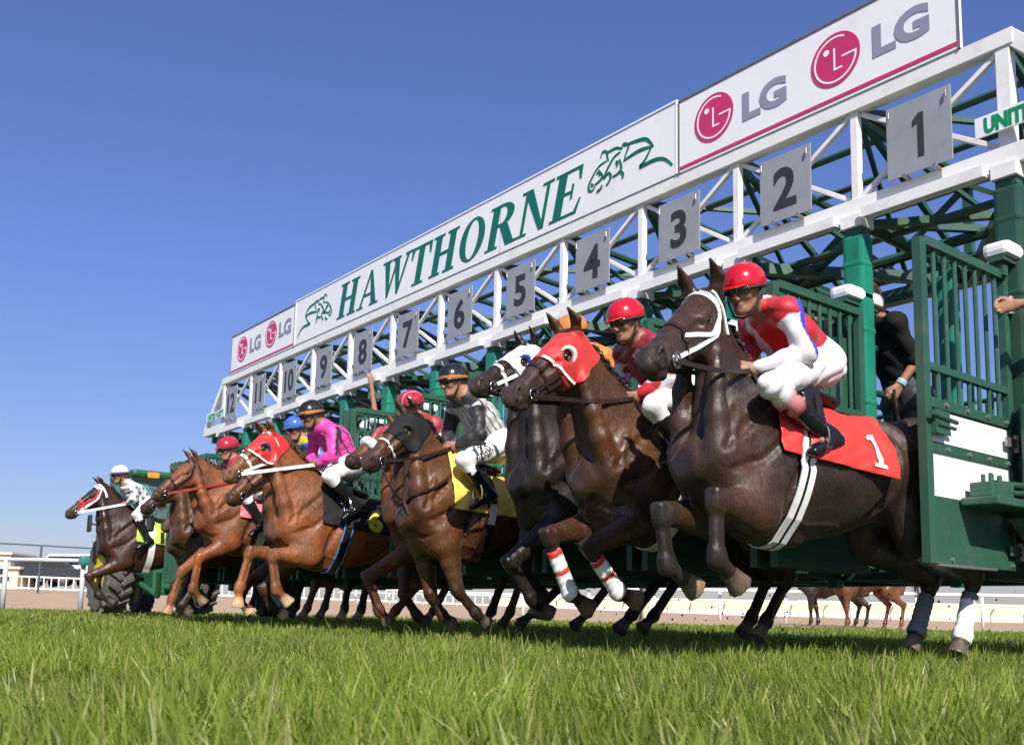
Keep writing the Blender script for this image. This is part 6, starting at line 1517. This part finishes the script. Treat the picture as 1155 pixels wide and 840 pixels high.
# ---- parked cars on the crest
def car(label, u, Z, yaw, col, L=4.4, Hh=1.45, van=False, z0=.9):
    q = on_depth(u, 650, Z); c = np.array((q[0], q[1], z0)); R = rot(yaw); W = 1.75; ro = empty('parked_car', c); tag(ro, label, 'car', 'cars parked beyond the bank')
    if van: prof = [(-L/2, .35), (L/2 - .1, .35), (L/2, .55), (L/2 - .05, .95), (L/2 - .65, 1.08), (L/2 - 1.25, Hh + .25), (-L/2 + .1, Hh + .28), (-L/2, 1.0)]
    else: prof = [(-L/2, .38), (L/2 - .05, .35), (L/2, .6), (L/2 - .12, .82), (L/2 - 1.15, .95), (L/2 - 1.9, Hh - .03), (-L/2 + 1.1, Hh), (-L/2 + .3, 1.0), (-L/2, .95)]
    b = MB(); b.prism(prof, c + R[:, 1]*(-W/2), R[:, 0], GZ, R[:, 1], W); b.build('body', mat_col(col, .25, .5), ro, bevel=.07)
    g = MB(); gl = [(L/2 - 1.28, .98), (L/2 - 1.92, Hh - .10), (-L/2 + 1.15, Hh - .08), (-L/2 + .55, 1.0)] if not van else [(L/2 - .75, 1.12), (L/2 - 1.28, Hh + .12), (-L/2 + .4, Hh + .14), (-L/2 + .3, 1.12)]
    g.prism(gl, c + R[:, 1]*(-W/2 - .012), R[:, 0], GZ, R[:, 1], W + .024); g.build('window', M['goggle'], ro)
    for sx in (-1, 1):
        for sy in (-1, 1):
            wc = c + R[:, 0]*(sx*L*.31) + R[:, 1]*(sy*(W/2 - .08)) + GZ*.32; wR = np.stack([R[:, 0], GZ, R[:, 1]], 1)
            w = MB(); w.lathe([(.19, -.11), (.31, -.11), (.335, -.06), (.335, .06), (.31, .11), (.19, .11), (.19, -.11)], wc, 20, wR, cap=False); wo = w.build('wheel', M['rubber'], ro, True); m_ = MB(); m_.lathe([(.001, -.09), (.19, -.10), (.19, .10), (.001, .09)], wc, 16, wR); m_.build('rim', M['chrome'], wo, True)
        hl_ = MB(); hl_.box(c + R[:, 0]*(L/2 - .06) + R[:, 1]*(sx*.62) + GZ*.68, (.10, .30, .13), R); hl_.build('headlight', M['chrome'], ro)
for i, (lb, u, Z, yw, cl, vn) in enumerate((('dark saloon car behind the white fence nearest the cream hut', 42, 52, YL + .3, (.02, .025, .035), False), ('white van behind the fence next to the tractor', 82, 53, YL - .1, (.72, .72, .72), True), ('black car half behind the white van', 62, 57, YL + 2.6, (.012, .012, .014), False), ('grey car seen through the gap behind the tractor wheel', 160, 54, YL, (.25, .26, .28), False))):
    car(lb, u, Z, yw, cl, van=vn, z0=(1.0 if u < 400 else .0))
# ---- tractor hitched to the far end of the gate, pointing away along it
def tractor():
    ro = empty('tractor', (0, -15.4, 0)); tag(ro, 'green tractor with yellow wheels and glass cab behind the farthest horse', 'tractor')
    G_, Y_, K_ = mat_col((.018, .095, .035), .5, .1), mat_col((.60, .44, .03), .5, .1), M['rubber']
    tread = mat('tyre', (.10, .088, .075), .85, var=.25, scale=8, grime=(.20, .16, .11), gamt=.7)
    WR = np.stack([GY, GZ, GX], 1)                                          # lathe axis along x
    for sx, xw, yw, r, w in ((1, .50, -15.0, .73, .44), (-1, -1.05, -15.0, .73, .44), (1, .05, -17.0, .42, .30), (-1, -.70, -17.0, .42, .30)):
        wc = np.array((xw, yw, r)); t = MB()
        t.lathe([(r*.50, -w*.46), (r*.88, -w*.5), (r*.95, -w*.40), (r*.95, w*.40), (r*.88, w*.5), (r*.50, w*.46), (r*.50, -w*.46)], wc, 40, WR, cap=False)
        nl = 22
        for k in range(nl):
            for s in (-1, 1):
                a0 = 2*math.pi*(k + (.5 if s > 0 else 0))/nl
                P = [wc + GX*(s*x*w) + (GY*math.cos(a0 + da) + GZ*math.sin(a0 + da))*r*.975 for x, da in ((.03, .0), (.22, .09), (.46, .17))]
                for i in range(2): t.bar(P[i], P[i + 1], .062*r/.8, .07*r/.8, unit(P[i] - wc))
        to = t.build('wheel', tread, ro)
        m_ = MB(); m_.lathe([(.001, -w*.18), (r*.25, -w*.20), (r*.42, -w*.30), (r*.52, -w*.45), (r*.52, w*.45), (r*.42, w*.30), (r*.25, w*.20), (.001, w*.18)], wc, 32, WR); m_.build('rim', Y_, to, True)
    b = MB(); b.rbox((-.26, -15.0, .95), (.75, 1.2, .6), .08); b.rbox((-.26, -16.8, 1.15), (.66, 1.8, .75), .12); b.rbox((-.16, -14.2, .62), (.5, .5, .5), .05); b.tube([(-.16, -14.3, .5), (-.16, -12.4, .45)], .06, 8)
    for x in (-.5, .2): b.tube([(x, -14.2, .55), (x*.7, -13.5, .35), (x, -13.3, .75)], .05, 8)
    b.build('body', G_, ro)
    cf = MB(); x0, x1, y0, y1 = -.96, .44, -15.9, -14.55
    for x in (x0, x1):
        xt = x*.88 - .02; cf.bar((x, y1, 1.25), (xt, y1 - .08, 2.42), .07, .07, GY); cf.bar((x, y0, 1.25), (xt, y0 + .15, 2.42), .07, .07, GY); cf.bar((x, y0, 1.25), (x, y1, 1.25), .06, .06); cf.bar((x, -15.1, 1.25), (xt, -15.1, 2.42), .05, .05, GY)
    for y in (y0, y1): cf.bar((x0, y, 1.25), (x1, y, 1.25), .06, .06)
    cf.build('cab_frame', mat_col((.03, .10, .08), .4), ro)
    m, nt, bs = new_mat('cab_glass'); bs.inputs['Base Color'].default_value = (.45, .72, .70, 1); bs.inputs['Roughness'].default_value = .05; bs.inputs['Transmission Weight'].default_value = .85; bs.inputs['IOR'].default_value = 1.02
    g = MB()
    for x, xt in ((x0, x0*.88 - .02), (x1, x1*.88 - .02)): g.add([(x, y0 + .04, 1.28), (x, y1 - .04, 1.28), (xt, y1 - .1, 2.4), (xt, y0 + .18, 2.4)], [(0, 1, 2, 3)])
    for y, yt in ((y0, y0 + .15), (y1, y1 - .08)): g.add([(x0 + .04, y, 1.28), (x1 - .04, y, 1.28), (x1*.88 - .06, yt, 2.4), (x0*.88 + .02, yt, 2.4)], [(0, 1, 2, 3)])
    go = g.build('cab_window', m, ro); sm = go.modifiers.new('thickness', 'SOLIDIFY'); sm.thickness = .008
    r = MB(); r.rbox((-.26, -15.2, 2.50), (1.3, 1.45, .13), .06); r.build('roof', G_, ro)
    s = MB(); s.rbox((-.16, -15.1, 1.35), (.5, .5, .16), .05); s.rbox((-.16, -14.85, 1.7), (.48, .14, .6), .05); s.build('seat', M['saddle'], ro)
    l = MB(); l.rbox((.05, -14.42, 2.47), (.20, .06, .10), .015); l.build('work_light', mat_col((.75, .28, .03), .3), ro)
    q = on_y(101, 590, -14.8); mr = MB(); mr.rbox(q, (.05, .16, .30), .02); mo = mr.build('mirror', M['rubber'], ro); ma = MB(); ma.tube([q, (.48, -14.8, 1.5)], .016, 6); ma.build('mirror_arm', M['rubber'], mo)
    ex = MB(); ex.tube([(.0, -17.0, 1.5), (.0, -17.0, 2.7)], .05, 10); ex.build('exhaust', M['steel'], ro)
tractor()

# ---- turf clods thrown up by the hooves
ck_v, ck_f = [], []
for i in range(150):
    cx_, cy_ = ((.9, -1.0), (.2, .05), (1.2, -2.0), (.6, -.9))[RNG.integers(0, 4)]
    c = np.array((cx_ + RNG.normal(0, .32), cy_ + RNG.normal(0, .22), .12 + abs(RNG.normal(0, .22)))); r_ = RNG.uniform(.003, .010); n0_ = len(ck_v)
    for d in ((1, 0, 0), (-1, 0, 0), (0, 1, 0), (0, -1, 0), (0, 0, 1), (0, 0, -1)): ck_v.append(c + np.array(d)*r_*RNG.uniform(.6, 1.4))
    for f in ((0, 2, 4), (2, 1, 4), (1, 3, 4), (3, 0, 4), (2, 0, 5), (1, 2, 5), (3, 1, 5), (0, 3, 5)): ck_f.append(tuple(n0_ + q for q in f))
tag(np_mesh('turf_clods', ck_v, ck_f, mat('clod', (.10, .075, .04), .9, var=.4)), 'spray of small turf clods kicked up under the horses', 'clods', kind='stuff')
